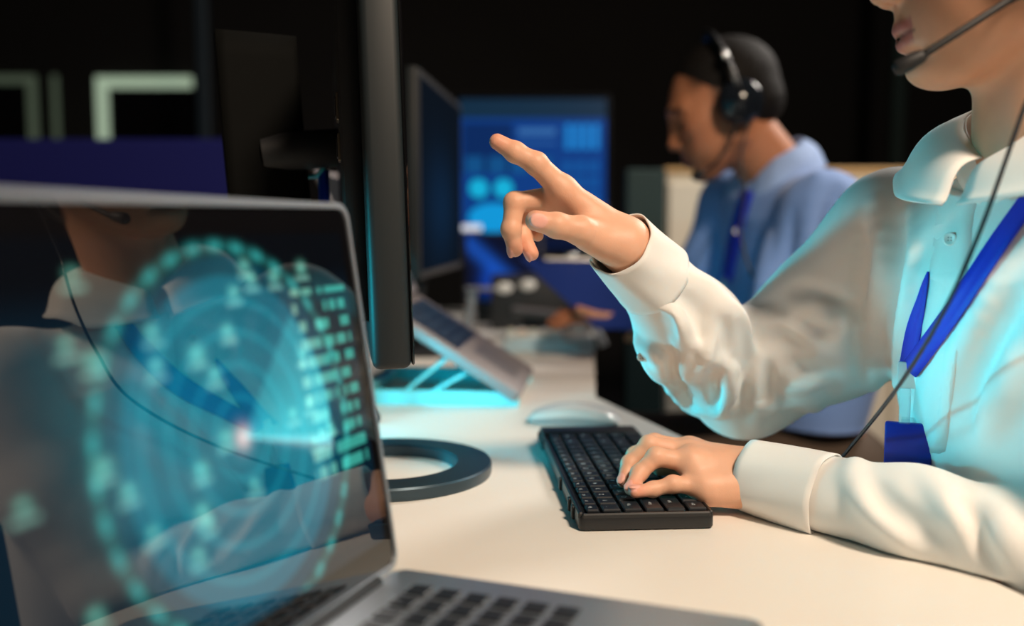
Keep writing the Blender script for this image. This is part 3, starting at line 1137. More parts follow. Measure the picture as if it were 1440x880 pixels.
tag(o, 'white cable plug hanging over the far desk edge', 'plug')

# ------------------------------------------------------------------ people: shared builders
M_skin = mat('skin', (0.5, 0.3, 0.2), 0.48, attr='tint', noise=0.06, nscale=90, bump=0.10, bscale=900, sss=0.15, spec=0.4)
M_shirt = mat('white_shirt_cotton', lin((236, 234, 230)), 0.8, noise=0.02, nscale=30, bump=0.05, bscale=1400, sheen=0.15)
M_bshirt = mat('light_blue_shirt_cotton', lin((118, 152, 212)), 0.8, noise=0.03, nscale=30, bump=0.05, bscale=1200, sheen=0.15)
M_hair = mat('black_hair', (0.008, 0.006, 0.005), 0.42, noise=0.3, nscale=60, bump=0.6, bscale=160, stretch=(1, 1, 0.25))
M_strap = mat('blue_lanyard_ribbon', lin((14, 44, 190)), 0.55, noise=0.05, nscale=400, bump=0.2, bscale=1500)
M_btn = mat('pearl_button', lin((232, 232, 226)), 0.25, spec=0.6)
M_trouser = mat('black_trousers', (0.012, 0.012, 0.015), 0.85, noise=0.1, nscale=40)
M_lipsk = None


def frame(F, pitch=0.0, roll=0.0):
    """Columns: forward, left, up. F is the horizontal facing direction; positive pitch looks down."""
    F = nrm([F[0], F[1], 0])
    Lf = np.array([-F[1], F[0], 0.0])
    U = np.array([0, 0, 1.0])
    f2 = F * math.cos(pitch) - U * math.sin(pitch)
    u2 = U * math.cos(pitch) + F * math.sin(pitch)
    l3 = Lf * math.cos(roll) + u2 * math.sin(roll)
    u3 = u2 * math.cos(roll) - Lf * math.sin(roll)
    return np.stack([f2, l3, u3], 1)


def build_head(O, Rm, neck_base, sc=1.0, h=0.0018, neck_r=0.050, male=False, extra=None):
    W = lambda x, y, z: O + Rm @ (np.array([x, y, z]) * sc)
    nb = np.array(neck_base)
    lo = np.minimum(O - 0.15 * sc, nb - 0.08)
    hi = np.maximum(O + 0.15 * sc, nb + 0.08)
    f = Field(lo, hi, h)
    E = lambda c, r, k=0.0, mode='add', R=None: f.ell(W(*c), np.array(r) * sc, Rm if R is None else R, k, mode)
    C = lambda a, b, ra, rb, k=0.0, mode='add': f.cap(W(*a), W(*b), ra * sc, rb * sc, k, mode)
    H = lambda pts, rad, k=0.0, mode='add', kin=0.004: f.chain([W(*p) for p in pts], [r * sc for r in rad], k, kin, mode)
    E((-0.015, 0, 0.030), (0.096, 0.075, 0.084))
    E((0.030, 0, -0.020), (0.062, 0.062, 0.086), 0.03)
    jw = 0.054 if male else 0.050
    for s in (-1, 1):
        H([(-0.008, s * jw, -0.030), (0.000, s * jw, -0.058), (0.056, s * 0.024, -0.097)], [0.016, 0.017, 0.014], 0.028, kin=0.01)
        E((0.046, s * 0.042, -0.014), (0.032, 0.023, 0.026), 0.022)
        E((0.045, s * 0.035, -0.055), (0.030, 0.022, 0.030), 0.022)
    E((0.071, 0, -0.096), (0.021, 0.024, 0.016), 0.022)
    E((0.066, 0, -0.062), (0.026, 0.034, 0.032), 0.022)
    H([(0.066, 0.042, 0.024), (0.081, 0.018, 0.025), (0.080, 0, 0.022), (0.081, -0.018, 0.025), (0.066, -0.042, 0.024)],
      [0.010, 0.011, 0.010, 0.011, 0.010], 0.016)
    for s in (-1, 1):
        E((0.092, s * 0.032, 0.006), (0.014, 0.017, 0.011), 0.014, 'sub')
        E((0.0715, s * 0.031, 0.006), (0.0125, 0.0135, 0.0125), 0.002)
        E((0.0725, s * 0.031, 0.0085 if not male else 0.0065), (0.0128, 0.0165, 0.0095), 0.003)
    C((0.084, 0, 0.016), (0.100, 0, -0.0285), 0.0075, 0.0105, 0.013)
    E((0.1030, 0, -0.0300), (0.0105, 0.0115, 0.0095), 0.006)
    for s in (-1, 1):
        E((0.0945, s * 0.0125, -0.0340), (0.0115, 0.0075, 0.0080), 0.005)
        E((0.1000, s * 0.0062, -0.0425), (0.0055, 0.0032, 0.0045), 0.002, 'sub')
    H([(0.090, 0.004, -0.0435), (0.0925, 0.003, -0.0535)], [0.0025, 0.0025], 0.006)
    H([(0.073, -0.0245, -0.0660), (0.0905, -0.011, -0.0608), (0.0930, 0, -0.0618), (0.0905, 0.011, -0.0608), (0.073, 0.0245, -0.0660)],
      [0.0035, 0.0058, 0.0055, 0.0058, 0.0035], 0.004)
    H([(0.073, -0.0225, -0.0675), (0.0885, -0.009, -0.0738), (0.0900, 0, -0.0748), (0.0885, 0.009, -0.0738), (0.073, 0.0225, -0.0675)],
      [0.0035, 0.0065, 0.0070, 0.0065, 0.0035], 0.004)
    H([(0.070, -0.0275, -0.0675), (0.0905, -0.011, -0.0675), (0.0955, 0, -0.0685), (0.0905, 0.011, -0.0675), (0.070, 0.0275, -0.0675)],
      [0.0012, 0.0014, 0.0014, 0.0014, 0.0012], 0.003, 'sub')
    E((0.083, 0, -0.0865), (0.008, 0.018, 0.004), 0.012, 'sub')
    for s in (-1, 1):
        Re = frame(Rm[:, 0], 0, 0)
        E((-0.012, s * 0.077, -0.004), (0.018, 0.0075, 0.031), 0.004)
        E((-0.009, s * 0.085, 0.000), (0.011, 0.006, 0.019), 0.004, 'sub')
        E((-0.004, s * 0.081, -0.003), (0.004, 0.004, 0.007), 0.003)
    f.cap(W(-0.022, 0, -0.045), nb, neck_r * sc, neck_r * sc * 1.08, 0.018)
    if extra:
        extra(f, W)
    V, F = f.surface()
    V = relax(V, F, 2)
    L = (V - O) @ Rm / sc
    return V, F, L


def head_color(L, skin, lip, male=False):
    C = np.tile(np.array(lin(skin)), (len(L), 1))
    x, y, z = L.T
    def mixin(w, c):
        nonlocal C
        C = C * (1 - w[:, None]) + np.array(lin(c))[None] * w[:, None]
    red = np.exp(-((x - 0.07) / 0.03) ** 2 - ((np.abs(y) - 0.04) / 0.02) ** 2 - ((z + 0.025) / 0.025) ** 2)
    mixin(0.22 * red, (205, 110, 90))
    up = np.exp(-((z + 0.0615) / 0.0052) ** 4) * (np.abs(y) < 0.025) * (x > 0.070)
    lw = np.exp(-((z + 0.0740 - 0.006 * (np.abs(y) / 0.024) ** 2) / 0.0066) ** 4) * (np.abs(y) < 0.0235) * (x > 0.070)
    mixin(np.clip(sm(x, 0.070, 0.078) * np.maximum(up, lw), 0, 1) * 0.85, lip)
    line = np.exp(-((z + 0.0679) / 0.0016) ** 2) * (np.abs(y) < 0.027) * (x > 0.066)
    mixin(0.6 * line, (70, 30, 28))
    brow = np.exp(-((z - 0.029 - 0.004 * np.cos(np.abs(y) * 60)) / 0.0038) ** 2) * ((np.abs(y) > 0.012) & (np.abs(y) < 0.048)) * (x > 0.05)
    mixin(0.85 * brow, (24, 18, 16))
    if male:
        fade = np.maximum(sm(z, 0.030, 0.060) * sm(x, 0.065, 0.035), sm(x, 0.032, 0.006) * sm(z, -0.045, -0.005))
        fade = np.maximum(fade, sm(z, 0.080, 0.092))
        mixin(0.85 * np.clip(fade, 0, 1), (30, 24, 21))
        stub = np.exp(-((z + 0.085) / 0.02) ** 2) * (x > 0.0)
        mixin(0.12 * stub, (60, 46, 40))
    lash = np.exp(-((z - (0.0005 if male else 0.0025)) / 0.0016) ** 2) * ((np.abs(y) > 0.016) & (np.abs(y) < 0.045)) * (x > 0.066)
    mixin(0.8 * lash, (20, 14, 12))
    return C


def build_hand(wrist, wr, fingers, palm, arm=None, h=0.0012, nails=(), arm_r=0.024):
    """fingers: list of (joint points, radii); palm: list of (a, b, ra, rb)."""
    pts = [p for fg, _ in fingers for p in fg] + [wrist] + [p for q in palm for p in q[:2]] + ([arm] if arm is not None else [])
    lo = np.min(pts, axis=0) - 0.035
    hi = np.max(pts, axis=0) + 0.035
    f = Field(lo, hi, h)
    for a, b, ra, rb in palm:
        f.cap(a, b, ra, rb, 0.011)
    if arm is not None:
        f.cap(wrist, arm, wr, arm_r, 0.012)
    for pts_, rad in fingers:
        f.chain(pts_, rad, 0.0045, 0.003)
        for p, r in list(zip(pts_, rad))[1:-1]:
            f.ell(p, (r * 0.99,) * 3, None, 0.004)
    for c, r, R in nails:
        f.ell(c, r, R, 0.0004)
    V, F = f.surface()
    V = relax(V, F, 2)
    return V, F


def nail_axes(tip, dip, dorsal):
    """Axes of a nail plate: along the finger, across, and its normal."""
    a = nrm(np.array(tip) - np.array(dip))
    d = nrm(dorsal - a * np.dot(dorsal, a))
    return np.stack([a, np.cross(d, a), d], 1)


def hand_color(V, skin, nails, tips):
    C = np.tile(np.array(lin(skin)), (len(V), 1))
    for p, r in tips:
        w = np.exp(-((np.linalg.norm(V - p, axis=1)) / r) ** 2) * 0.45
        C = C * (1 - w[:, None]) + np.array(lin((226, 130, 112)))[None] * w[:, None]
    for c, r, R in nails:
        q = (V - c) @ R
        w = ((np.abs(q[:, 2]) < r[2] * 2.2) & ((q[:, 0] / r[0]) ** 2 + (q[:, 1] / r[1]) ** 2 < 1.0)).astype(float) * 0.8
        C = C * (1 - w[:, None]) + np.array(lin((236, 176, 164)))[None] * w[:, None]
    return C


def join_parts(parts):
    V = np.concatenate([p[0] for p in parts])
    off, Fs = 0, []
    for p in parts:
        Fs.append(p[1] + off)
        off += len(p[0])
    C = np.concatenate([p[2] for p in parts])
    return V, np.concatenate(Fs), C


def world_child(o, root):
    o.location = (-root.location.x, -root.location.y, -root.location.z)
    return o


def torso_fn(zs, cx, cy, a, b, F, p=2.2):
    """Stack of ovals: a = half depth, b = half width at each height."""
    zs = np.array(zs, float)
    R = np.array([F[1], -F[0]])
    def fn(X, Y, Z):
        c_x, c_y = np.interp(Z, zs, cx), np.interp(Z, zs, cy)
        A, B = np.interp(Z, zs, a), np.interp(Z, zs, b)
        f = (X - c_x) * F[0] + (Y - c_y) * F[1]
        r = (X - c_x) * R[0] + (Y - c_y) * R[1]
        q = (np.abs(f / A) ** p + np.abs(r / B) ** p) ** (1 / p)
        d = (q - 1) * np.minimum(A, B)
        return np.maximum(d, np.maximum(zs[0] - Z, Z - zs[-1])).astype(np.float32)
    lo = (min(cx) - 0.26, min(cy) - 0.26, zs[0])
    hi = (max(cx) + 0.26, max(cy) + 0.26, zs[-1])
    return fn, lo, hi


# ------------------------------------------------------------------ the woman
wroot = thing('person', 'person in a white shirt and headset, pointing with one hand and typing with the other', 'person', (0.55, 0.78, 0.41))
WF = np.array([-math.cos(math.radians(20)), -math.sin(math.radians(20))])
WR = np.array([WF[1], -WF[0], 0.0])                     # her right
WF3 = np.array([WF[0], WF[1], 0.0])
N = np.array([0.428, 0.778, DZ + 0.309])                # neck base
S_R = np.array([0.374, 0.930, DZ + 0.248])
E_R = at(1048, 530, 1.02)
W_R = at(874, 344, 0.858)
S_L = np.array([0.484, 0.625, DZ + 0.248])
E_L = np.array([0.428, 0.655, DZ + 0.012])
W_L = at(1062, 668, 0.850)

# --- pointing right hand
Pz = lambda zx, zy, dy=0.0: at(670 + zx / 3.825, 160 + zy / 3.825, 0.85 + dy)
idx = [Pz(462, 408, 0.0), Pz(322, 268, -0.008), Pz(208, 206, -0.010), Pz(112, 150, -0.010)]
mid = [Pz(430, 452, 0.014), Pz(206, 478, 0.006), Pz(186, 622, 0.002), Pz(208, 728, 0.006)]
rng_ = [Pz(428, 515, 0.030), Pz(238, 540, 0.026), Pz(248, 660, 0.020), Pz(296, 752, 0.016)]
pnk = [Pz(440, 575, 0.046), Pz(300, 590, 0.045), Pz(282, 640, 0.036), Pz(330, 655, 0.028)]
thb = [Pz(700, 700, -0.004), Pz(560, 628, -0.022), Pz(432, 600, -0.030), Pz(318, 574, -0.034)]
fing_R = [(idx, [0.0114, 0.0096, 0.0086, 0.0070]), (mid, [0.0108, 0.0092, 0.0083, 0.0070]),
          (rng_, [0.0096, 0.0084, 0.0076, 0.0066]), (pnk, [0.0085, 0.0070, 0.0062, 0.0054]),
          (thb, [0.0155, 0.0122, 0.0104, 0.0088])]
wr0 = Pz(800, 690, 0.006)
palm_R = [(wr0, idx[0], 0.0170, 0.0112), (wr0, mid[0], 0.0165, 0.0115), (wr0 + [0, 0.008, 0], rng_[0], 0.0165, 0.0112),
          (Pz(770, 745, 0.016), pnk[0], 0.0160, 0.0105), (Pz(790, 720, -0.004), Pz(600, 650, -0.012), 0.0180, 0.0140),
          (idx[0], rng_[0], 0.0105, 0.0105), (rng_[0], pnk[0], 0.010, 0.010), (Pz(700, 640, 0.006), Pz(560, 520, 0.010), 0.015, 0.012)]
camdir = np.array([0, -1.0, 0.1])
nl = []
R_ = nail_axes(thb[3], thb[2], np.array([-0.25, -1.0, 0.12]))
nl.append((thb[3] + R_[:, 2] * 0.0078 - R_[:, 0] * 0.0005, np.array([0.0078, 0.0064, 0.0018]), R_))
R_ = nail_axes(mid[3], mid[2], np.array([-1.0, -0.45, -0.2]))
nl.append((mid[3] + R_[:, 2] * 0.0058 + R_[:, 0] * 0.001, np.array([0.0062, 0.0052, 0.0018]), R_))
R_ = nail_axes(rng_[3], rng_[2], np.array([-0.9, -0.55, -0.5]))
nl.append((rng_[3] + R_[:, 2] * 0.0046 + R_[:, 0] * 0.001, np.array([0.0060, 0.0050, 0.0018]), R_))
VR, FR = build_hand(wr0, 0.0205, fing_R, palm_R, W_R + (E_R - W_R) * 0.35, nails=nl, arm_r=0.027)
SK_W = (226, 174, 144)
CR = hand_color(VR, SK_W, nl, [(idx[3], 0.011), (mid[3], 0.010), (rng_[3], 0.010), (thb[3], 0.010)])

# --- typing left hand
Qz = lambda zx, zy, Y: at(720 + zx / 4.0, 540 + zy / 4.0, Y)
KT = KZ + 0.0035
tipL = lambda zx, zy, r: at_z(720 + zx / 4.0, 540 + zy / 4.0, KT + r * 0.9)
wl = Qz(1370, 510, 0.850)
l_pk = [Qz(1075, 575, 0.838), Qz(905, 562, 0.834), Qz(792, 592, 0.832), tipL(692, 606, 0.0058)]
l_rg = [Qz(1010, 440, 0.852), Qz(812, 408, 0.850), Qz(716, 500, 0.846), tipL(668, 588, 0.0062)]
l_md = [Qz(985, 385, 0.872), Qz(772, 342, 0.872), Qz(662, 446, 0.868), tipL(628, 545, 0.0064)]
l_ix = [Qz(1000, 372, 0.892), Qz(800, 330, 0.895), Qz(690, 400, 0.896), tipL(640, 480, 0.0062)]
l_th = [Qz(1250, 500, 0.888), Qz(1060, 470, 0.908), Qz(930, 455, 0.912), tipL(830, 470, 0.0075)]
fing_L = [(l_pk, [0.0090, 0.0072, 0.0064, 0.0054]), (l_rg, [0.0098, 0.0082, 0.0072, 0.0060]),
          (l_md, [0.0100, 0.0086, 0.0074, 0.0062]), (l_ix, [0.0098, 0.0084, 0.0073, 0.0062]),
          (l_th, [0.0130, 0.0105, 0.0092, 0.0078])]
wb = Qz(1360, 560, 0.842)
palm_L = [(wb, l_pk[0], 0.0185, 0.0125), (wl, l_rg[0], 0.0190, 0.0118), (wl + [0, 0.01, 0], l_md[0], 0.0190, 0.0115),
          (wl + [0, 0.018, 0], l_ix[0], 0.0180, 0.0115), (l_pk[0], l_rg[0], 0.0110, 0.0105), (l_rg[0], l_ix[0], 0.0105, 0.0105),
          (Qz(1250, 590, 0.842), Qz(1120, 600, 0.838), 0.0165, 0.0125)]
nlL = []
for fg, rr in ((l_pk, 0.0054), (l_rg, 0.0060), (l_md, 0.0062)):
    R_ = nail_axes(fg[3], fg[2], np.array([-0.35, -0.1, 1.0]))
    nlL.append((fg[3] + R_[:, 2] * rr * 0.80 + R_[:, 0] * 0.001, np.array([0.0058, 0.0046, 0.0017]), R_))
VL, FL = build_hand(wl, 0.0215, fing_L, palm_L, W_L + (E_L - W_L) * 0.35, nails=nlL, arm_r=0.027)
CL = hand_color(VL, SK_W, nlL, [(l_pk[3], 0.010), (l_rg[3], 0.010), (l_md[3], 0.010)])

# --- head
HF = frame((-0.985, 0.17), math.radians(9))
HSC = 0.96
HO = at(1276, 104, 0.768) - HF @ (np.array([0.092, 0, -0.098]) * HSC)
VH, FH, LHd = build_head(HO, HF, N + np.array([0.0, 0, -0.03]), sc=HSC, h=0.0018, neck_r=0.0525)
CH = head_color(LHd, (212, 158, 126), (176, 96, 88))

# --- torso and arms under the shirt
ft = Field((0.1, 0.45, 0.40), (0.72, 1.12, DZ + 0.36), 0.006)
fn, lo, hi = torso_fn([0.42, DZ - 0.1, DZ + 0.1, DZ + 0.2, DZ + 0.28], [0.56, 0.53, 0.49, 0.465, 0.44], [0.78] * 5,
                      [0.09, 0.08, 0.085, 0.075, 0.045], [0.15, 0.12, 0.13, 0.135, 0.07], WF)
ft.op(fn, lo, hi)
ft.chain([N + [0, 0, -0.05], S_R + [0, 0, -0.01], E_R, W_R], [0.045, 0.045, 0.034, 0.021], 0.03, 0.02)
ft.chain([N + [0, 0, -0.05], S_L + [0, 0, -0.01], E_L, W_L], [0.045, 0.045, 0.034, 0.021], 0.03, 0.02)
ft.cap(N + [0, 0, -0.06], N + [0, 0, 0.02], 0.05, 0.046, 0.02)
VT, FT = ft.surface()
CT = np.tile(np.array(lin(SK_W)), (len(VT), 1))
V, F, C = join_parts([(VH, FH, CH), (VR, FR, CR), (VL, FL, CL), (VT, FT, CT)])
world_child(quad_mesh('body', V, F, M_skin, wroot, C), wroot)

# --- shirt
fs = Field((0.03, 0.46, 0.44), (0.76, 1.16, DZ + 0.40), 0.0028)
Z_ = [0.44, DZ - 0.15, DZ - 0.02, DZ + 0.08, DZ + 0.16, DZ + 0.215, DZ + 0.255, DZ + 0.285, DZ + 0.315]
fn, lo, hi = torso_fn(Z_, [0.570, 0.545, 0.518, 0.494, 0.474, 0.460, 0.450, 0.440, 0.432], [0.78] * 9,
                      [0.145, 0.130, 0.125, 0.125, 0.120, 0.110, 0.090, 0.066, 0.054],
                      [0.205, 0.190, 0.185, 0.185, 0.186, 0.172, 0.125, 0.070, 0.056], WF, 2.25)
fs.op(fn, lo, hi)
fs.cap(N + WR * 0.06 + [0, 0, -0.046], S_R + [0, 0, -0.010], 0.036, 0.060, 0.035)
fs.cap(N - WR * 0.06 + [0, 0, -0.046], S_L + [0, 0, -0.010], 0.036, 0.060, 0.035)
dE = nrm(E_R - W_R)
mR = W_R + (E_R - W_R) * 0.5 + np.array([0, 0, -0.010])
cuffR = W_R - dE * 0.004
fs.chain([S_R, S_R + (E_R - S_R) * 0.5 + [0.012, 0, -0.016], E_R + [0.0, 0, -0.004], mR, W_R + dE * 0.050],
         [0.066, 0.071, 0.057, 0.047, 0.034], 0.022, 0.025)
dL = nrm(E_L - W_L)
mL = W_L + (E_L - W_L) * 0.5 + np.array([0, 0, 0.003])
cuffL = W_L - dL * 0.004
fs.chain([S_L, S_L + (E_L - S_L) * 0.5, E_L, mL, W_L + dL * 0.070], [0.066, 0.060, 0.044, 0.037, 0.0340], 0.022, 0.020)

# folds: pixel polylines laid on the cloth, raised (+) or pressed in (-)
def folds(f, lines, y0, y1):
    for sgn, r, k, pts in lines:
        P = [f.hit(x, y, y0, y1) for x, y in pts]
        P = [p for p in P if p is not None]
        if len(P) < 2:
            continue
        P = spline(P, 4)
        n = len(P)
        r, k = r * 1.15, k * 0.75
        rr = [r * (0.25 + 0.75 * math.sin(math.pi * (0.08 + 0.84 * i / (n - 1)))) for i in range(n)]
        Pn = []
        for i, (p, q) in enumerate(zip(P, rr)):
            d = nrm(p - np.array([0, 0, CAM_H]))
            w = math.sin(math.pi * i / (n - 1)) ** 0.7
            dep = 0.12 * q + (1 - w) * r * 0.9          # sinks into the cloth toward both ends
            Pn.append(p + d * (dep if sgn > 0 else -dep))
        if sgn < 0:
            rr = [q * 0.75 for q in rr]
        f.chain(Pn, rr, k, 0.004, 'add' if sgn > 0 else 'sub')


zf = lambda pts: [(840 + x / 2.5875, 300 + y / 2.5875) for x, y in pts]
folds(fs, [
    (+1, 0.011, 0.016, zf([(300, 235), (360, 258), (410, 300), (438, 350), (440, 430), (438, 500)])),
    (+1, 0.009, 0.012, zf([(262, 322), (300, 370), (326, 430), (322, 520), (300, 600)])),
    (-1, 0.007, 0.012, zf([(300, 300), (345, 350), (380, 420), (385, 500)])),
    (+1, 0.010, 0.014, zf([(470, 338), (498, 372), (520, 440), (545, 540), (548, 620)])),
    (-1, 0.006, 0.010, zf([(460, 380), (470, 450), (480, 520)])),
    (+1, 0.0045, 0.008, zf([(335, 462), (430, 532), (545, 582)])),
    (-1, 0.010, 0.014, zf([(535, 400), (556, 470), (566, 560), (556, 660), (548, 740)])),
    (+1, 0.009, 0.012, zf([(585, 470), (584, 560), (578, 660), (576, 760)])),
    (+1, 0.014, 0.018, zf([(560, 380), (640, 415), (760, 462), (880, 486)])),
    (-1, 0.012, 0.016, zf([(590, 430), (680, 470), (760, 510)])),
    (+1, 0.012, 0.014, zf([(600, 480), (690, 570), (760, 655), (790, 700)])),
    (-1, 0.012, 0.018, zf([(690, 280), (780, 305), (860, 345), (950, 385)])),
    (+1, 0.013, 0.018, zf([(720, 320), (840, 375), (950, 425)])),
    (+1, 0.006, 0.010, zf([(565, 690), (660, 690), (765, 672)])),
    (+1, 0.008, 0.012, zf([(240, 500), (232, 560), (270, 630), (330, 690), (400, 716)])),
    (-1, 0.006, 0.010, zf([(275, 520), (270, 580), (310, 640)])),
    (+1, 0.006, 0.010, zf([(120, 420), (150, 470), (190, 540), (215, 600)])),
    (+1, 0.007, 0.010, zf([(430, 730), (470, 690), (500, 600)])),
    (-1, 0.006, 0.010, zf([(455, 745), (500, 700), (530, 640)])),
    (+1, 0.006, 0.009, zf([(200, 330), (250, 345), (290, 400), (300, 470)])),
    (-1, 0.005, 0.008, zf([(215, 370), (255, 400), (275, 460)])),
    (+1, 0.006, 0.009, zf([(150, 440), (165, 480), (215, 520), (250, 590)])),
    (+1, 0.007, 0.010, zf([(470, 560), (480, 640), (455, 720)])),
    (-1, 0.005, 0.008, zf([(420, 600), (430, 660), (420, 720)])),
    (+1, 0.006, 0.009, zf([(640, 560), (650, 640), (630, 720)])),
    (-1, 0.006, 0.009, zf([(620, 540), (620, 620), (604, 700)])),
    (+1, 0.006, 0.009, zf([(690, 640), (760, 620), (850, 600)])),
    (-1, 0.006, 0.010, zf([(700, 380), (790, 420), (880, 440)])),
    (+1, 0.005, 0.008, zf([(400, 380), (405, 440), (395, 520), (360, 600)])),
], 0.70, 1.08)
zl = lambda pts: [(1020 + x / 2.933, 580 + y / 2.933) for x, y in pts]
folds(fs, [
    (+1, 0.008, 0.014, zl([(540, 210), (530, 280), (580, 370), (680, 460), (760, 530)])),
    (-1, 0.008, 0.014, zl([(600, 270), (660, 370), (760, 450), (860, 540)])),
    (+1, 0.009, 0.014, zl([(820, 280), (900, 360), (980, 450), (1060, 560)])),
    (-1, 0.008, 0.014, zl([(960, 330), (1040, 440), (1080, 560), (1100, 640)])),
    (+1, 0.009, 0.014, zl([(1100, 400), (1160, 500), (1200, 600)])),
], 0.55, 0.95)
folds(fs, [
    (-1, 0.009, 0.020, [(1216, 300), (1214, 380), (1212, 450), (1216, 540)]),
    (+1, 0.008, 0.018, [(1236, 290), (1244, 370), (1232, 450), (1226, 540)]),
    (-1, 0.007, 0.016, [(1262, 290), (1262, 380), (1252, 460)]),
    (+1, 0.006, 0.014, [(1290, 300), (1284, 380), (1270, 460), (1262, 540)]),
    (+1, 0.008, 0.018, [(1440, 330), (1390, 420), (1350, 500), (1335, 580)]),
    (-1, 0.008, 0.018, [(1440, 400), (1400, 480), (1378, 540), (1362, 600)]),
    (+1, 0.010, 0.022, [(1440, 500), (1410, 560), (1390, 610)]),
], 0.5, 0.95)

# keep the sleeve above the desk, cut the cuffs and hollow them
fs.op(lambda X, Y, Z: (DZ + 0.0012 - Z + 0 * X + 0 * Y).astype(np.float32), (0.0, 0.45, DZ - 0.06), (0.36, 0.98, DZ + 0.02), 0, 'int', pad=0)
fs.plane(W_R + dE * 0.036, -dE, W_R - 0.06, W_R + 0.07)
fs.plane(W_L + dL * 0.050, -dL, W_L - 0.07, W_L + np.array([0.08, 0.06, 0.042]))
# open neck
fs.cap(N + [0, 0, -0.012], N + [0, 0, 0.08], 0.052, 0.056, 0.0, 'sub')
VS, FS = fs.surface()
VS = relax(VS, FS, 2)
shirt = world_child(quad_mesh('shirt', VS, FS, M_shirt, wroot), wroot)


def cuff(W0, d, L, r0, r1, up, slit, flat=1.0, floor=None):
    """A stiff shirt cuff: one turn of cloth that overlaps itself at the slit."""
    d = nrm(d)
    e1 = nrm(up - d * np.dot(up, d))
    e2 = np.cross(d, e1)
    def fn(u, v):
        a = math.radians(slit + 385 * u)
        r = r0 + (r1 - r0) * v + 0.0028 * (u - 0.5) + 0.0008 * math.sin(3 * a) + 0.0006 * math.sin(7 * a + 4 * v)
        cut = 0.0
        if u > 0.94:
            cut = 0.010 * ((u - 0.94) / 0.06) ** 2 * (1 - v)
        p = W0 + d * (v * L + cut) + e1 * (r * flat * math.cos(a)) + e2 * (r * math.sin(a))
        if floor is not None:
            p[2] = max(p[2], floor)
        return tuple(p)
    return MB().grid(fn, 72, 12).build('cuff', M_shirt, shirt, smooth=True, thick=-0.0016)


cuff(W_R - dE * 0.002, dE, 0.062, 0.0300, 0.0365, np.array([0, -1.0, 0.2]), 120)
cuff(W_L - dL * 0.004, dL, 0.074, 0.0325, 0.0370, np.array([0, 0, 1.0]), 200, 0.95, DZ + 0.0008)


def strip_on(f, pts, width, off, y0, y1, name, m, parent, thick=0.0008, n=5, taper=None, nv=3):
    """A ribbon lying on the cloth along a pixel polyline."""
    P = spline([(x, y, 0) for x, y in pts], n)
    rows = []
    for i, p in enumerate(P):
        t = P[min(i + 1, len(P) - 1)] - P[max(i - 1, 0)]
        t = t / np.linalg.norm(t)
        w = width * (1 if taper is None else taper(i / (len(P) - 1)))
        row = []
        for j in range(nv + 1):
            s = (j / nv - 0.5) * w
            h_ = f.hit(p[0] - t[1] * s, p[1] + t[0] * s, y0, y1, -off, step=0.0006)
            row.append(h_)
        rows.append(row)
    ok = [r for r in rows if all(q is not None for q in r)]
    V = np.array([q for r in ok for q in r])
    # soften the depth along the ribbon
    A = V.reshape(len(ok), nv + 1, 3)
    for _ in range(3):
        B = A.copy()
        B[1:-1] = 0.25 * A[:-2] + 0.5 * A[1:-1] + 0.25 * A[2:]
        A = B
    mb = MB()
    g = [[mb.bm.verts.new(tuple(q)) for q in r] for r in A]
    for i in range(len(g) - 1):
        for j in range(nv):
            mb.bm.faces.new((g[i][j], g[i + 1][j], g[i + 1][j + 1], g[i][j + 1]))
    o = mb.build(name, m, parent, smooth=True, thick=thick)
    return o


# placket and buttons
plk = strip_on(fs, [(1352, 268), (1343, 300), (1338, 345), (1330, 400), (1322, 460), (1314, 540), (1308, 590), (1303, 636)], 52, 0.0014, 0.55, 0.95,
               'placket', M_shirt, shirt, thick=0.001)


def button_at(px, py, parent, r=0.0055, f=fs, y0=0.55, y1=0.95, nvec=None, m=M_btn):
    p = f.hit(px, py, y0, y1, -0.0022, step=0.0005)
    if p is None:
        return
    d = nrm(np.array([0, 0, CAM_H]) - p) if nvec is None else nrm(nvec)
    q = Vector(d).to_track_quat('Z', 'Y').to_matrix().to_4x4()
    mb = MB()
    mb.lathe([(0.0003, 0.0006), (r * 0.55, 0.0006), (r * 0.7, 0.0013), (r * 0.92, 0.0014), (r, 0.0006), (r, -0.0006)], 24, Matrix.Translation(Vector(p)) @ q)
    b = mb.build('button', m, parent, smooth=True)
    mb = MB()
    for i in range(4):
        a = math.pi / 4 + i * math.pi / 2
        mb.lathe([(0.0006, 0.0), (0.0006, 0.0009)], 6, Matrix.Translation(Vector(p)) @ q @ Matrix.Translation((0.0016 * math.cos(a), 0.0016 * math.sin(a), 0)))
    mb.build('thread_holes', mat('button_hole', lin((120, 130, 130)), 0.7), b)


button_at(1336, 336, shirt, nvec=WF3 * 0.8 + np.array([0, -0.5, 0.1]))
button_at(888, 410, shirt, r=0.0048, y0=0.75, y1=1.0)
button_at(902, 502, shirt, r=0.0044, y0=0.75, y1=1.0)

# collar: stand and two leaves folded over it, laid out by the angle around the neck
def ring_pt(phi, rad, z):
    a = math.radians(phi)
    return N + WF3 * (rad * math.cos(a)) + WR * (rad * math.sin(a)) + np.array([0, 0, z - 0.305])


PHI = [7, 30, 60, 90, 130, 180]
FOLD_R = [0.056, 0.059, 0.063, 0.064, 0.064, 0.062]
FOLD_Z = [0.308, 0.324, 0.344, 0.357, 0.364, 0.364]
OUT_R = [0.098, 0.112, 0.118, 0.112, 0.102, 0.094]
OUT_Z = [0.270, 0.279, 0.300, 0.312, 0.318, 0.320]


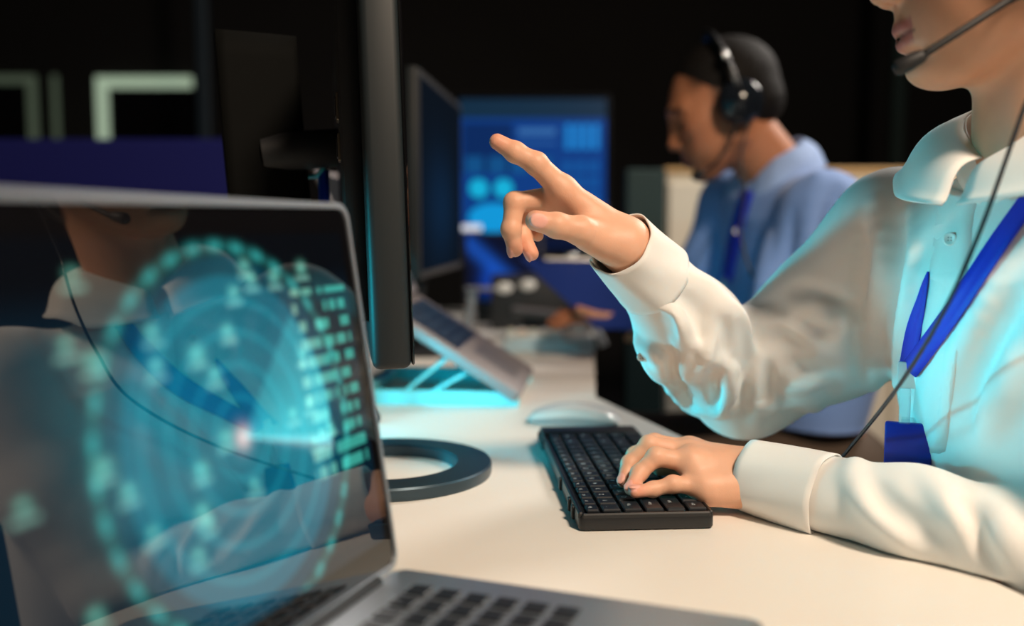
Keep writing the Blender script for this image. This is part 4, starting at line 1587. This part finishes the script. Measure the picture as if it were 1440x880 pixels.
def collar_leaf(sg):
    def fn(u, v):
        phi = 7 + (180 - 7) * u
        fr, fz = np.interp(phi, PHI, FOLD_R), np.interp(phi, PHI, FOLD_Z)
        orr, oz = np.interp(phi, PHI, OUT_R), np.interp(phi, PHI, OUT_Z)
        bul = math.sin(math.pi * min(v * 1.15, 1)) * 0.006
        skew = (phi + (14 * v * math.exp(-((phi - 25) / 22.0) ** 2)) - 10 * v * math.exp(-((phi - 7) / 10.0) ** 2))
        p = ring_pt(sg * skew, fr + (orr - fr) * v + bul, fz + (oz - fz) * v + bul * 1.3)
        return tuple(p)
    return MB().grid(fn, 40, 10).build('collar_leaf', M_shirt, shirt, smooth=True, thick=0.0016)


collar_leaf(1)
collar_leaf(-1)


def stand2(u, v):
    phi = 6 + 348 * u
    ap = phi if phi <= 180 else 360 - phi
    fr, fz = np.interp(ap, PHI, FOLD_R), np.interp(ap, PHI, FOLD_Z)
    return tuple(ring_pt(phi, fr - 0.0015 + 0.005 * (1 - v), fz - 0.001 - (1 - v) * 0.038))


MB().grid(stand2, 60, 4).build('collar_stand', M_shirt, shirt, smooth=True, thick=0.0012)

# hair gathered at the back of the head
Wh = lambda x, y, z: HO + HF @ (np.array([x, y, z]) * HSC)
fh = Field(HO - 0.19, HO + 0.17, 0.003)
fh.ell(Wh(-0.020, 0, 0.036), (0.108, 0.087, 0.094), HF)
fh.ell(Wh(-0.045, 0, -0.010), (0.075, 0.079, 0.080), HF, 0.02)
fh.ell(Wh(-0.125, 0, 0.010), (0.034, 0.036, 0.036), HF, 0.012)
fh.plane(Wh(0.052, 0, 0.05), HF @ nrm([0.90, 0, -0.42]))
fh.ell(Wh(0.02, 0, -0.075), (0.07, 0.11, 0.075), HF, 0.01, 'sub')
for s in (-1, 1):
    fh.ell(Wh(-0.004, s * 0.082, -0.006), (0.024, 0.022, 0.036), HF, 0.004, 'sub')
V, F = fh.surface()
world_child(quad_mesh('hair', relax(V, F, 2), F, M_hair, wroot), wroot)

# --- headset (worn: a thing of its own)
M_cush = mat('black_leatherette', (0.010, 0.010, 0.011), 0.5, bump=0.2, bscale=600)
hs = thing('headset', 'black headset with thin microphone boom worn by the person in white', 'headset', tuple(Wh(0, 0, 0.13)))
band = [Wh(-0.012, 0.100 * math.cos(math.radians(a)), 0.018 + 0.114 * math.sin(math.radians(a))) for a in range(-4, 185, 8)]
world_child(MB().tube(band, 0.006, 10, flat=0.5).build('head_band', M_black, hs, smooth=True), hs)
for s in (-1, 1):
    c = Wh(-0.012, s * 0.096, -0.004)
    q = Vector(HF[:, 1] * s).to_track_quat('Z', 'Y').to_matrix().to_4x4()
    cup = world_child(MB().lathe([(0.0005, 0.012), (0.020, 0.011), (0.030, 0.006), (0.032, -0.002), (0.030, -0.006)], 28, Matrix.Translation(Vector(c)) @ q).build('ear_cup', M_black, hs, smooth=True), hs)
    MB().lathe([(0.016, -0.014), (0.028, -0.013), (0.031, -0.009), (0.030, -0.005)], 28, Matrix.Translation(Vector(c)) @ q).build('ear_cushion', M_cush, cup, smooth=True)
bm_pts = [Wh(-0.012, 0.104, -0.012), at(1470, -30, 0.700), at(1418, 1, 0.692), at(1360, 38, 0.688), at(1310, 70, 0.690), at(1299, 78, 0.692)]
world_child(MB().tube(spline(bm_pts, 6), 0.0028, 10).build('boom', M_blackm, hs, smooth=True), hs)
m0, m1 = at(1302, 76, 0.692), at(1257, 99, 0.698)
MBt = MB().tube([m0, m0 + (m1 - m0) * 0.12, m0 + (m1 - m0) * 0.5, m0 + (m1 - m0) * 0.85, m1], [0.0030, 0.0046, 0.0058, 0.0060, 0.0036], 14)
world_child(MBt.build('microphone', M_blackm, hs, smooth=True), hs)
cb = [Wh(-0.012, 0.100, -0.034), at(1462, 100, 0.66), at(1440, 152, 0.655), at(1412, 232, 0.650), at(1376, 330, 0.652), at(1326, 440, 0.665),
      at(1260, 548, 0.735), at(1190, 636, 0.86), at(1165, 668, 0.91), at(1150, 690, 0.94) + np.array([0.02, 0.03, -0.08])]
world_child(MB().tube(spline(cb, 10), 0.0016, 8).build('cable', mat('dark_blue_cable', (0.006, 0.012, 0.020), 0.35), hs, smooth=True), hs)

# --- lanyard with badge
ly_root = thing('lanyard', 'blue lanyard with plastic clip and blue badge on the white shirt', 'lanyard', tuple(fs.hit(1275, 520, 0.5, 0.95)))
o = strip_on(fs, [(1470, 250), (1440, 292), (1400, 348), (1350, 424), (1310, 480), (1278, 522)], 27, 0.0048, 0.5, 0.95, 'strap', M_strap, ly_root, 0.001)
world_child(o, ly_root)
o = strip_on(fs, [(1306, 382), (1296, 420), (1284, 470), (1276, 520)], 22, 0.0022, 0.5, 0.95, 'strap', M_strap, ly_root, 0.001, taper=lambda t: min(1.0, 0.12 + 1.5 * t))
world_child(o, ly_root)
Mclear = mat('clear_plastic', (0.85, 0.9, 0.92), 0.12, trans=0.75, alpha=0.55)
cy0 = fs.hit(1279, 545, 0.5, 0.95)[1] - 0.006
cv = lambda px, py, dy=0.0: at(px, py, cy0 + dy)
tv = lambda v: tuple(v)


def hang_box(px0, py0, px1, py1, th, name, m, dy=0.0, bev=0.001, parent=ly_root):
    a_, b_ = cv(px0, py0, dy), cv(px1, py1, dy)
    c_ = (a_ + b_) / 2
    mb = MB().box(c_, (abs(b_[0] - a_[0]), th, abs(a_[2] - b_[2])), bev, 2, rot=('Z', math.radians(-24)))
    o = mb.build(name, m, parent, auto=40)
    return world_child(o, ly_root) if parent is ly_root else o


hang_box(1264, 509, 1297, 546, 0.005, 'crimp', M_whitem)
hang_box(1266, 546, 1279, 596, 0.004, 'hook', Mclear)
badge = hang_box(1247, 594, 1306, 668, 0.006, 'badge', mat('blue_badge_plastic', lin((16, 50, 175)), 0.35), bev=0.002)
bs = hang_box(1270, 588, 1314, 668, 0.003, 'badge_sleeve', Mclear, dy=0.006)

# lower body and chair, hidden by the desk from here
fl_ = Field((-0.02, 0.5, 0.02), (0.74, 1.06, 0.60), 0.006)
fl_.ell((0.57, 0.78, 0.50), (0.14, 0.185, 0.10))
for s in (-1, 1):
    hip = np.array([0.57, 0.78 + s * 0.09, 0.53])
    kn = np.array([0.12, 0.78 + s * 0.10, 0.52])
    an = np.array([0.16, 0.78 + s * 0.10, 0.10])
    fl_.chain([hip, kn, an], [0.085, 0.062, 0.045], 0.03, 0.03)
V, F = fl_.surface()
world_child(quad_mesh('trousers', V, F, M_trouser, wroot), wroot)
for s in (-1, 1):
    fsx = Field((0.0, 0.62, -0.01), (0.26, 0.94, 0.14), 0.004)
    fsx.cap((0.17, 0.78 + s * 0.10, 0.045), (0.06, 0.78 + s * 0.10, 0.034), 0.040, 0.034)
    fsx.cap((0.165, 0.78 + s * 0.10, 0.05), (0.16, 0.78 + s * 0.10, 0.11), 0.040, 0.038, 0.02)
    fsx.plane((0, 0, 0.002), (0, 0, -1))
    V, F = fsx.surface()
    world_child(quad_mesh('shoe', V, F, M_black, wroot), wroot)


def office_chair(label, cx, cy, ang, seat_z=0.44):
    ch = thing('office_chair', label, 'chair', (cx, cy, 0), (0, 0, ang))
    MB().box((0, 0, seat_z - 0.03), (0.46, 0.46, 0.06), 0.025, 3).build('seat', M_trouser, ch, auto=40)
    MB().box((0.25, 0, seat_z + 0.32), (0.05, 0.42, 0.46), 0.02, 3, rot=('Y', math.radians(8))).build('backrest', M_trouser, ch, auto=40)
    MB().box((0.22, 0, seat_z + 0.04), (0.03, 0.08, 0.22), 0.008, 2).build('back_bracket', M_blackm, ch)
    MB().tube([(0, 0, 0.08), (0, 0, seat_z - 0.055)], 0.03, 14).build('gas_post', M_blackm, ch)
    for i in range(5):
        a = 2 * math.pi * i / 5
        L_ = MB().tube([(0, 0, 0.09), (0.28 * math.cos(a), 0.28 * math.sin(a), 0.065)], [0.028, 0.018], 10).build('base_leg', M_blackm, ch)
        MB().lathe([(0.026, -0.02), (0.030, -0.015), (0.030, 0.015), (0.026, 0.02)], 14,
                   Matrix.Translation((0.28 * math.cos(a), 0.28 * math.sin(a), 0.030)) @ Matrix.Rotation(math.pi / 2, 4, 'X')).build('caster', M_blackm, L_, smooth=True)
    return ch


office_chair('black office chair under the person in the white shirt', 0.62, 0.78, 0.0, 0.41)

# ------------------------------------------------------------------ the man behind
mroot = thing('person', 'person in a light blue shirt and over-ear headset looking down at a clipboard', 'person', (0.60, 1.80, 0.41))
MF = np.array([-math.cos(math.radians(14)), -math.sin(math.radians(14))])
MR = np.array([MF[1], -MF[0], 0.0])
MF3 = np.array([MF[0], MF[1], 0.0])
MN = at(1088, 238, 1.80)
MHF = frame((-0.985, 0.06), math.radians(21))
MHO = at(938, 208, 1.79) - MHF @ np.array([0.116, 0, -0.030])
VM, FM, LM = build_head(MHO, MHF, MN + np.array([0.02, 0, -0.03]), h=0.0026, neck_r=0.055, male=True)
CM = head_color(LM, (176, 118, 86), (140, 80, 70), True)
MSL = at(1158, 300, 1.63)
MSR = MN + MR * 0.175 + np.array([0.01, 0, -0.065])
MEL = at(1090, 510, 1.60)
MWL = at(905, 450, 1.66)
MER = at(978, 455, 1.98)
MWR = at(830, 462, 1.93)
SK_M = (172, 114, 84)


def simple_hand(W, d, up, side, sc=1.0, curl=0.5):
    """A loosely curled hand: d = toward the fingers, up = back of the hand, side = toward the thumb."""
    d = nrm(d)
    up = nrm(up - d * np.dot(up, d))
    sd = np.cross(d, up)
    if np.dot(sd, side) < 0:
        sd = -sd
    fg, pl = [], []
    for i, (off, L, kn) in enumerate(((0.028, 0.072, 0.088), (0.009, 0.080, 0.092), (-0.010, 0.074, 0.088), (-0.028, 0.058, 0.080))):
        m = W + (d * kn + sd * off) * sc
        a1, a2, a3 = curl * 0.6, curl * 1.5, curl * 2.2
        p1 = m + (d * math.cos(a1) - up * math.sin(a1)) * L * 0.46 * sc
        p2 = p1 + (d * math.cos(a2) - up * math.sin(a2)) * L * 0.30 * sc
        p3 = p2 + (d * math.cos(a3) - up * math.sin(a3)) * L * 0.24 * sc
        fg.append(([m, p1, p2, p3], [0.0098 * sc, 0.0088 * sc, 0.0080 * sc, 0.0068 * sc]))
        pl.append((W + sd * off * 0.5 * sc, m, 0.0165 * sc, 0.0115 * sc))
    t0 = W + (d * 0.025 + sd * 0.020) * sc
    t1 = W + (d * 0.060 + sd * 0.046 - up * 0.012) * sc
    t2 = W + (d * 0.088 + sd * 0.050 - up * 0.020) * sc
    t3 = W + (d * 0.110 + sd * 0.044 - up * 0.026) * sc
    fg.append(([t0, t1, t2, t3], [0.015 * sc, 0.012 * sc, 0.0102 * sc, 0.0085 * sc]))
    return fg, pl


hands = []
# clipboard corners: clip edge far, lower edge toward the man
B1, B2 = at(729, 362, 2.02), at(872, 364, 2.02)
B4 = at(838, 462, 1.76)
bx_ = nrm(B2 - B1)
by_ = B4 - B1
BL = float(np.linalg.norm(by_))
by_ = by_ / BL
bn = nrm(np.cross(bx_, by_))
if bn[2] < 0:
    bn = -bn
BW = float(np.linalg.norm(B2 - B1))
# right hand under the board, fingertips past its left edge; left hand at the near edge
gr = B1 + by_ * BL * 0.70
WRp = gr + bx_ * 0.128 - bn * 0.020 + by_ * 0.0
fg, pl = simple_hand(WRp, -bx_ - by_ * 0.15 + bn * 0.02, -bn, by_, 1.0, -0.30)
hands.append(build_hand(WRp, 0.026, fg, pl, WRp + nrm(MER - WRp) * 0.10, h=0.0026, arm_r=0.03))
g2 = B1 + by_ * (BL + 0.005) + bx_ * 0.13
WLp = g2 + by_ * 0.070 - bn * 0.022 + bx_ * 0.02
fg, pl = simple_hand(WLp, -by_ - bx_ * 0.25, -bn, -bx_, 1.0, -0.25)
hands.append(build_hand(WLp, 0.026, fg, pl, WLp + nrm(MEL - WLp) * 0.10, h=0.0026, arm_r=0.03))
hp = [(V_, F_, hand_color(V_, SK_M, [], [])) for V_, F_ in hands]
ft = Field((0.05, 1.45, 0.45), (0.85, 2.15, DZ + 0.42), 0.008)
fn, lo, hi = torso_fn([0.46, DZ - 0.1, DZ + 0.1, DZ + 0.22, DZ + 0.33], [0.55, 0.55, 0.55, 0.535, 0.50], [1.80] * 5,
                      [0.10, 0.09, 0.09, 0.085, 0.05], [0.15, 0.14, 0.15, 0.15, 0.07], MF)
ft.op(fn, lo, hi)
ft.chain([MSR, MER, WRp], [0.05, 0.04, 0.024], 0.03, 0.02)
ft.chain([MSL, MEL, WLp], [0.05, 0.04, 0.024], 0.03, 0.02)
ft.cap(MN + [0, 0, -0.06], MN + [0, 0, 0.0], 0.055, 0.05, 0.02)
VT, FT = ft.surface()
V, F, C = join_parts([(VM, FM, CM)] + hp + [(VT, FT, np.tile(np.array(lin(SK_M)), (len(VT), 1)))])
world_child(quad_mesh('body', V, F, M_skin, mroot, C), mroot)

fm = Field((0.06, 1.42, 0.44), (0.92, 2.18, DZ + 0.46), 0.0045)
cxm = [0.528, 0.528, 0.538, 0.555, 0.552, 0.535, 0.52, 0.505, 0.495]
fn, lo, hi = torso_fn([DZ - 0.100, DZ - 0.095, DZ - 0.02, DZ + 0.10, DZ + 0.20, DZ + 0.27, DZ + 0.31, DZ + 0.34, DZ + 0.372], cxm, [1.80] * 9,
                      [0.100, 0.100, 0.118, 0.135, 0.135, 0.125, 0.105, 0.075, 0.056],
                      [0.19, 0.185, 0.185, 0.19, 0.195, 0.18, 0.14, 0.085, 0.058], MF, 2.2)
fm.op(fn, lo, hi)
fm.cap(MN + MR * 0.06 + [0.01, 0, -0.05], MSR, 0.045, 0.065, 0.04)
fm.cap(MN - MR * 0.06 + [0.02, 0, -0.05], MSL, 0.045, 0.065, 0.04)
fm.chain([MSL, MSL + (MEL - MSL) * 0.5, MEL, MEL + (WLp - MEL) * 0.5, WLp + nrm(MEL - WLp) * 0.03], [0.072, 0.068, 0.058, 0.048, 0.036], 0.025, 0.03)
fm.chain([MSR, MSR + (MER - MSR) * 0.5, MER, MER + (WRp - MER) * 0.5, WRp + nrm(MER - WRp) * 0.03], [0.072, 0.066, 0.056, 0.048, 0.036], 0.025, 0.03)
folds(fm, [
    (+1, 0.014, 0.022, [(1085, 330), (1075, 400), (1060, 470)]),
    (-1, 0.012, 0.022, [(1110, 300), (1105, 370), (1090, 440)]),
    (+1, 0.014, 0.022, [(1150, 250), (1140, 330), (1130, 400)]),
    (-1, 0.012, 0.022, [(1180, 260), (1165, 330), (1155, 400)]),
    (-1, 0.010, 0.020, [(1060, 330), (1050, 390), (1035, 450)]),
    (+1, 0.010, 0.020, [(1010, 330), (990, 370), (970, 410)]),
], 1.4, 2.2)
fm.cap(MN + [0.004, 0, -0.02], MN + [-0.02, 0, 0.08], 0.056, 0.06, 0, 'sub')
V, F = fm.surface()
mshirt = world_child(quad_mesh('shirt', relax(V, F, 2), F, M_bshirt, mroot), mroot)
lean = nrm(MHO - MN)


def mring(phi, rad, z):
    a = math.radians(phi)
    return MN + MF3 * (rad * math.cos(a)) + MR * (rad * math.sin(a)) + np.array([-z * 0.25 if False else 0, 0, z]) + MF3 * (z * 0.30)


MFR = [0.060, 0.064, 0.068, 0.070, 0.068, 0.064]
MFZ = [-0.035, -0.012, 0.012, 0.030, 0.052, 0.060]
MOR = [0.100, 0.118, 0.118, 0.108, 0.098, 0.092]
MOZ = [-0.105, -0.092, -0.055, -0.025, 0.005, 0.015]


def mleaf(sg):
    def fn(u, v):
        phi = 7 + 173 * u
        fr, fz = np.interp(phi, PHI, MFR), np.interp(phi, PHI, MFZ)
        orr, oz = np.interp(phi, PHI, MOR), np.interp(phi, PHI, MOZ)
        bul = math.sin(math.pi * min(v * 1.1, 1)) * 0.006
        return tuple(mring(sg * (phi + 12 * v * math.exp(-((phi - 25) / 22.0) ** 2)), fr + (orr - fr) * v + bul, fz + (oz - fz) * v + bul))
    return MB().grid(fn, 36, 8).build('collar_leaf', mat('pale_blue_collar', lin((150, 178, 226)), 0.8), mshirt, smooth=True, thick=0.0018)


mleaf(1)
mleaf(-1)


def mstand(u, v):
    phi = 6 + 348 * u
    ap = phi if phi <= 180 else 360 - phi
    return tuple(mring(phi, np.interp(ap, PHI, MFR) - 0.002, np.interp(ap, PHI, MFZ) - 0.002 - (1 - v) * 0.040))


MB().grid(mstand, 48, 3).build('collar_stand', M_bshirt, mshirt, smooth=True, thick=0.0014)
button_at(1036, 325, mshirt, r=0.006, f=fm, y0=1.4, y1=2.2)
button_at(1022, 392, mshirt, r=0.006, f=fm, y0=1.4, y1=2.2)

# short dark hair
WM = lambda x, y, z: MHO + MHF @ np.array([x, y, z])
fh = Field(MHO - 0.15, MHO + 0.15, 0.0026)
fh.ell(WM(-0.024, 0, 0.040), (0.096, 0.0780, 0.084), MHF)
fh.ell(WM(-0.047, 0, -0.004), (0.069, 0.0700, 0.060), MHF, 0.012)
fh.ell(WM(0.030, 0, -0.075), (0.070, 0.12, 0.085), MHF, 0.008, 'sub')
for s in (-1, 1):
    fh.ell(WM(-0.012, s * 0.082, -0.010), (0.020, 0.020, 0.034), MHF, 0.003, 'sub')
fh.op(lambda X, Y, Z: (0.0010 * np.sin(X * 620 + Y * 260) * np.sin(Z * 220 + Y * 700)).astype(np.float32), MHO - 0.14, MHO + 0.14, 0, 'off', pad=0)
V, F = fh.surface()
world_child(quad_mesh('hair', relax(V, F, 1), F, mat('short_dark_hair', (0.007, 0.006, 0.0055), 0.7, spec=0.15, noise=0.4, nscale=120, bump=0.8, bscale=300), mroot), mroot)

# headset
hs2 = thing('headset', 'large black over-ear headset worn by the person in blue', 'headset', tuple(WM(0, 0, 0.13)))
bandp = [WM(-0.020, 0.104 * math.cos(math.radians(a)), 0.020 + 0.112 * math.sin(math.radians(a))) for a in range(-6, 187, 8)]
bd_ = world_child(MB().tube(bandp, 0.013, 10, flat=0.35).build('head_band', M_black, hs2, smooth=True), hs2)
for s in (-1, 1):
    c = WM(-0.018, s * 0.098, -0.004)
    q = Vector(MHF[:, 1] * s).to_track_quat('Z', 'Y').to_matrix().to_4x4()
    cup = world_child(MB().lathe([(0.0005, 0.016), (0.016, 0.016), (0.019, 0.013), (0.032, 0.011), (0.039, 0.003), (0.039, -0.006)], 32, Matrix.Translation(Vector(c)) @ q).build('ear_cup', mat('glossy_black_plastic', (0.008, 0.011, 0.016), 0.12), hs2, smooth=True), hs2)
    MB().lathe([(0.018, -0.022), (0.034, -0.021), (0.040, -0.014), (0.038, -0.005)], 32, Matrix.Translation(Vector(c)) @ q).build('ear_cushion', M_cush, cup, smooth=True)
    a_, b_ = WM(-0.019, s * 0.107, 0.022), WM(-0.020, s * 0.104, 0.062)
    world_child(MB().tube([a_, b_], 0.0075, 10, flat=0.5).build('slider', M_metal, hs2, smooth=True), hs2)
    world_child(MB().tube([WM(-0.020, s * 0.102, 0.070), WM(-0.020, s * 0.094, 0.088)], 0.0085, 10, flat=0.5).build('slider', M_metal, hs2, smooth=True), hs2)
bp = [WM(-0.004, 0.108, -0.030), at(1024, 205, 1.69), at(1010, 225, 1.69), at(992, 240, 1.70), at(978, 248, 1.71)]
world_child(MB().tube(spline(bp, 5), 0.0026, 8).build('boom', M_black, hs2, smooth=True), hs2)
world_child(MB().tube([at(990, 242, 1.70), at(984, 245, 1.705), at(974, 250, 1.712)], [0.005, 0.008, 0.006], 10).build('microphone', M_black, hs2, smooth=True), hs2)
cbp = [WM(-0.018, 0.104, -0.042), at(1042, 220, 1.67), at(1048, 262, 1.66), at(1042, 330, 1.645), at(1058, 390, 1.62)]
world_child(MB().tube(spline(cbp, 6), 0.0022, 8).build('cable', M_black, hs2, smooth=True), hs2)

# lanyard
ml_ = thing('lanyard', 'dark blue lanyard with a white card on the blue shirt', 'lanyard', tuple(at(1025, 360, 1.66)))
o = strip_on(fm, [(1052, 268), (1045, 290), (1034, 330), (1026, 370), (1020, 396)], 17, 0.006, 1.4, 2.2, 'strap', M_strap, ml_, 0.0014)
world_child(o, ml_)
q = fm.hit(1019, 408, 1.4, 2.2)
if q is None:
    q = at(1019, 408, 1.72)
world_child(MB().box(q + [0, -0.010, 0], (0.020, 0.004, 0.038), 0.001, 1).build('card_clip', M_whitem, ml_), ml_)
world_child(MB().box(q + [-0.004, -0.008, -0.050], (0.055, 0.003, 0.075), 0.001, 1).build('card', M_whitem, ml_), ml_)

# clipboard
cbd = thing('clipboard', 'dark blue clipboard held in front of the person in blue', 'clipboard', tuple(B1))
Mb = Matrix((Vector(bx_), Vector(by_), Vector(np.cross(bx_, by_)))).transposed().to_4x4()
sgn = 1.0 if np.dot(np.cross(bx_, by_), bn) > 0 else -1.0
Mb.translation = Vector((0, 0, 0))
mb = MB().slab([(x + BW / 2, y + BL / 2) for x, y in rrect(BW, BL, 0.01)], -0.0015, 0.0015, M=Mb)
mb.build('board', mat('dark_blue_board', lin((16, 40, 104)), 0.45), cbd)
mb = MB()
mb.box((BW / 2, 0.010, sgn * 0.005), (0.125, 0.020, 0.007), 0.002, 1, rot=None)
bmesh.ops.transform(mb.bm, matrix=Mb, verts=mb.bm.verts)
clip = mb.build('clip', M_metal, cbd)
mb = MB().tube([(BW / 2 - 0.012, 0.004, sgn * 0.009), (BW / 2 + 0.012, 0.004, sgn * 0.009)], 0.006, 10)
bmesh.ops.transform(mb.bm, matrix=Mb, verts=mb.bm.verts)
mb.build('clip_spring', M_metal, clip, smooth=True)

# trousers, shoes, chair
fl_ = Field((0.06, 1.5, 0.02), (0.86, 2.1, 0.66), 0.007)
fl_.ell((0.58, 1.80, 0.52), (0.15, 0.18, 0.12))
for s in (-1, 1):
    hip = np.array([0.57, 1.80 + s * 0.10, 0.545])
    kn = np.array([0.22, 1.80 + s * 0.13, 0.545])
    an = np.array([0.25, 1.80 + s * 0.13, 0.10])
    fl_.chain([hip, kn, an], [0.092, 0.070, 0.050], 0.03, 0.03)
V, F = fl_.surface()
world_child(quad_mesh('trousers', V, F, mat('brown_trousers', lin((74, 60, 48)), 0.85, noise=0.1, nscale=40), mroot), mroot)
for s in (-1, 1):
    fsx = Field((0.1, 1.6, -0.01), (0.38, 2.0, 0.14), 0.005)
    yy = 1.80 + s * 0.13
    fsx.cap((0.28, yy, 0.045), (0.15, yy, 0.036), 0.043, 0.036)
    fsx.cap((0.275, yy, 0.05), (0.27, yy, 0.11), 0.043, 0.042, 0.02)
    fsx.plane((0, 0, 0.002), (0, 0, -1))
    V, F = fsx.surface()
    world_child(quad_mesh('shoe', V, F, M_black, mroot), mroot)
office_chair('black office chair under the person in the blue shirt', 0.63, 1.80, 0.0, 0.41)

# ------------------------------------------------------------------ housings invented for the added cyan lights, all out of view
M_lamp = mat('lamp_housing', (0.02, 0.02, 0.022), 0.5)
for src, lab in (('added_cyan_chest_light', 'added cyan light panel with flaps, out of view at the left'),
                 ('added_cyan_sleeve_light', 'added unseen cyan light panel low beside the monitor neck'),
                 ('added_cyan_stand_light', 'added unseen cyan light panel aimed at the clear laptop stand')):
    lo3 = bpy.data.objects[src]
    fwd = lo3.rotation_euler.to_matrix() @ Vector((0, 0, -1))
    az = math.atan2(fwd.y, fwd.x)
    zc = lo3.location.z - DZ
    r = thing('added_cyan_lamp', lab, 'helper_lamp', (lo3.location.x, lo3.location.y, DZ), (0, 0, az))
    MB().box((-0.012, 0, max(zc, 0.045)), (0.014, 0.16, 0.075), 0.003, 2).build('housing', M_lamp, r, auto=40)
    if src == 'added_cyan_chest_light':  # flaps added to keep the cyan off the forearm and face
        MB().box((0.06, 0, zc - 0.055), (0.13, 0.17, 0.003), 0.0008, 1).build('lower_flap', M_lamp, r)
        MB().box((0.123, 0, zc - 0.030), (0.003, 0.17, 0.048), 0.0008, 1).build('barn_door', M_lamp, r)
        MB().box((0.123, 0, zc + 0.036), (0.003, 0.17, 0.046), 0.0008, 1).build('barn_door', M_lamp, r)
        MB().box((0.06, 0, zc + 0.060), (0.13, 0.17, 0.003), 0.0008, 1).build('upper_flap', M_lamp, r)
    MB().box((-0.012, 0, 0.004), (0.06, 0.09, 0.008), 0.002, 1).build('foot', M_lamp, r)
    MB().box((-0.012, 0, (zc - 0.03) / 2 + 0.004), (0.012, 0.02, zc - 0.03), 0.002, 1).build('post', M_lamp, r)
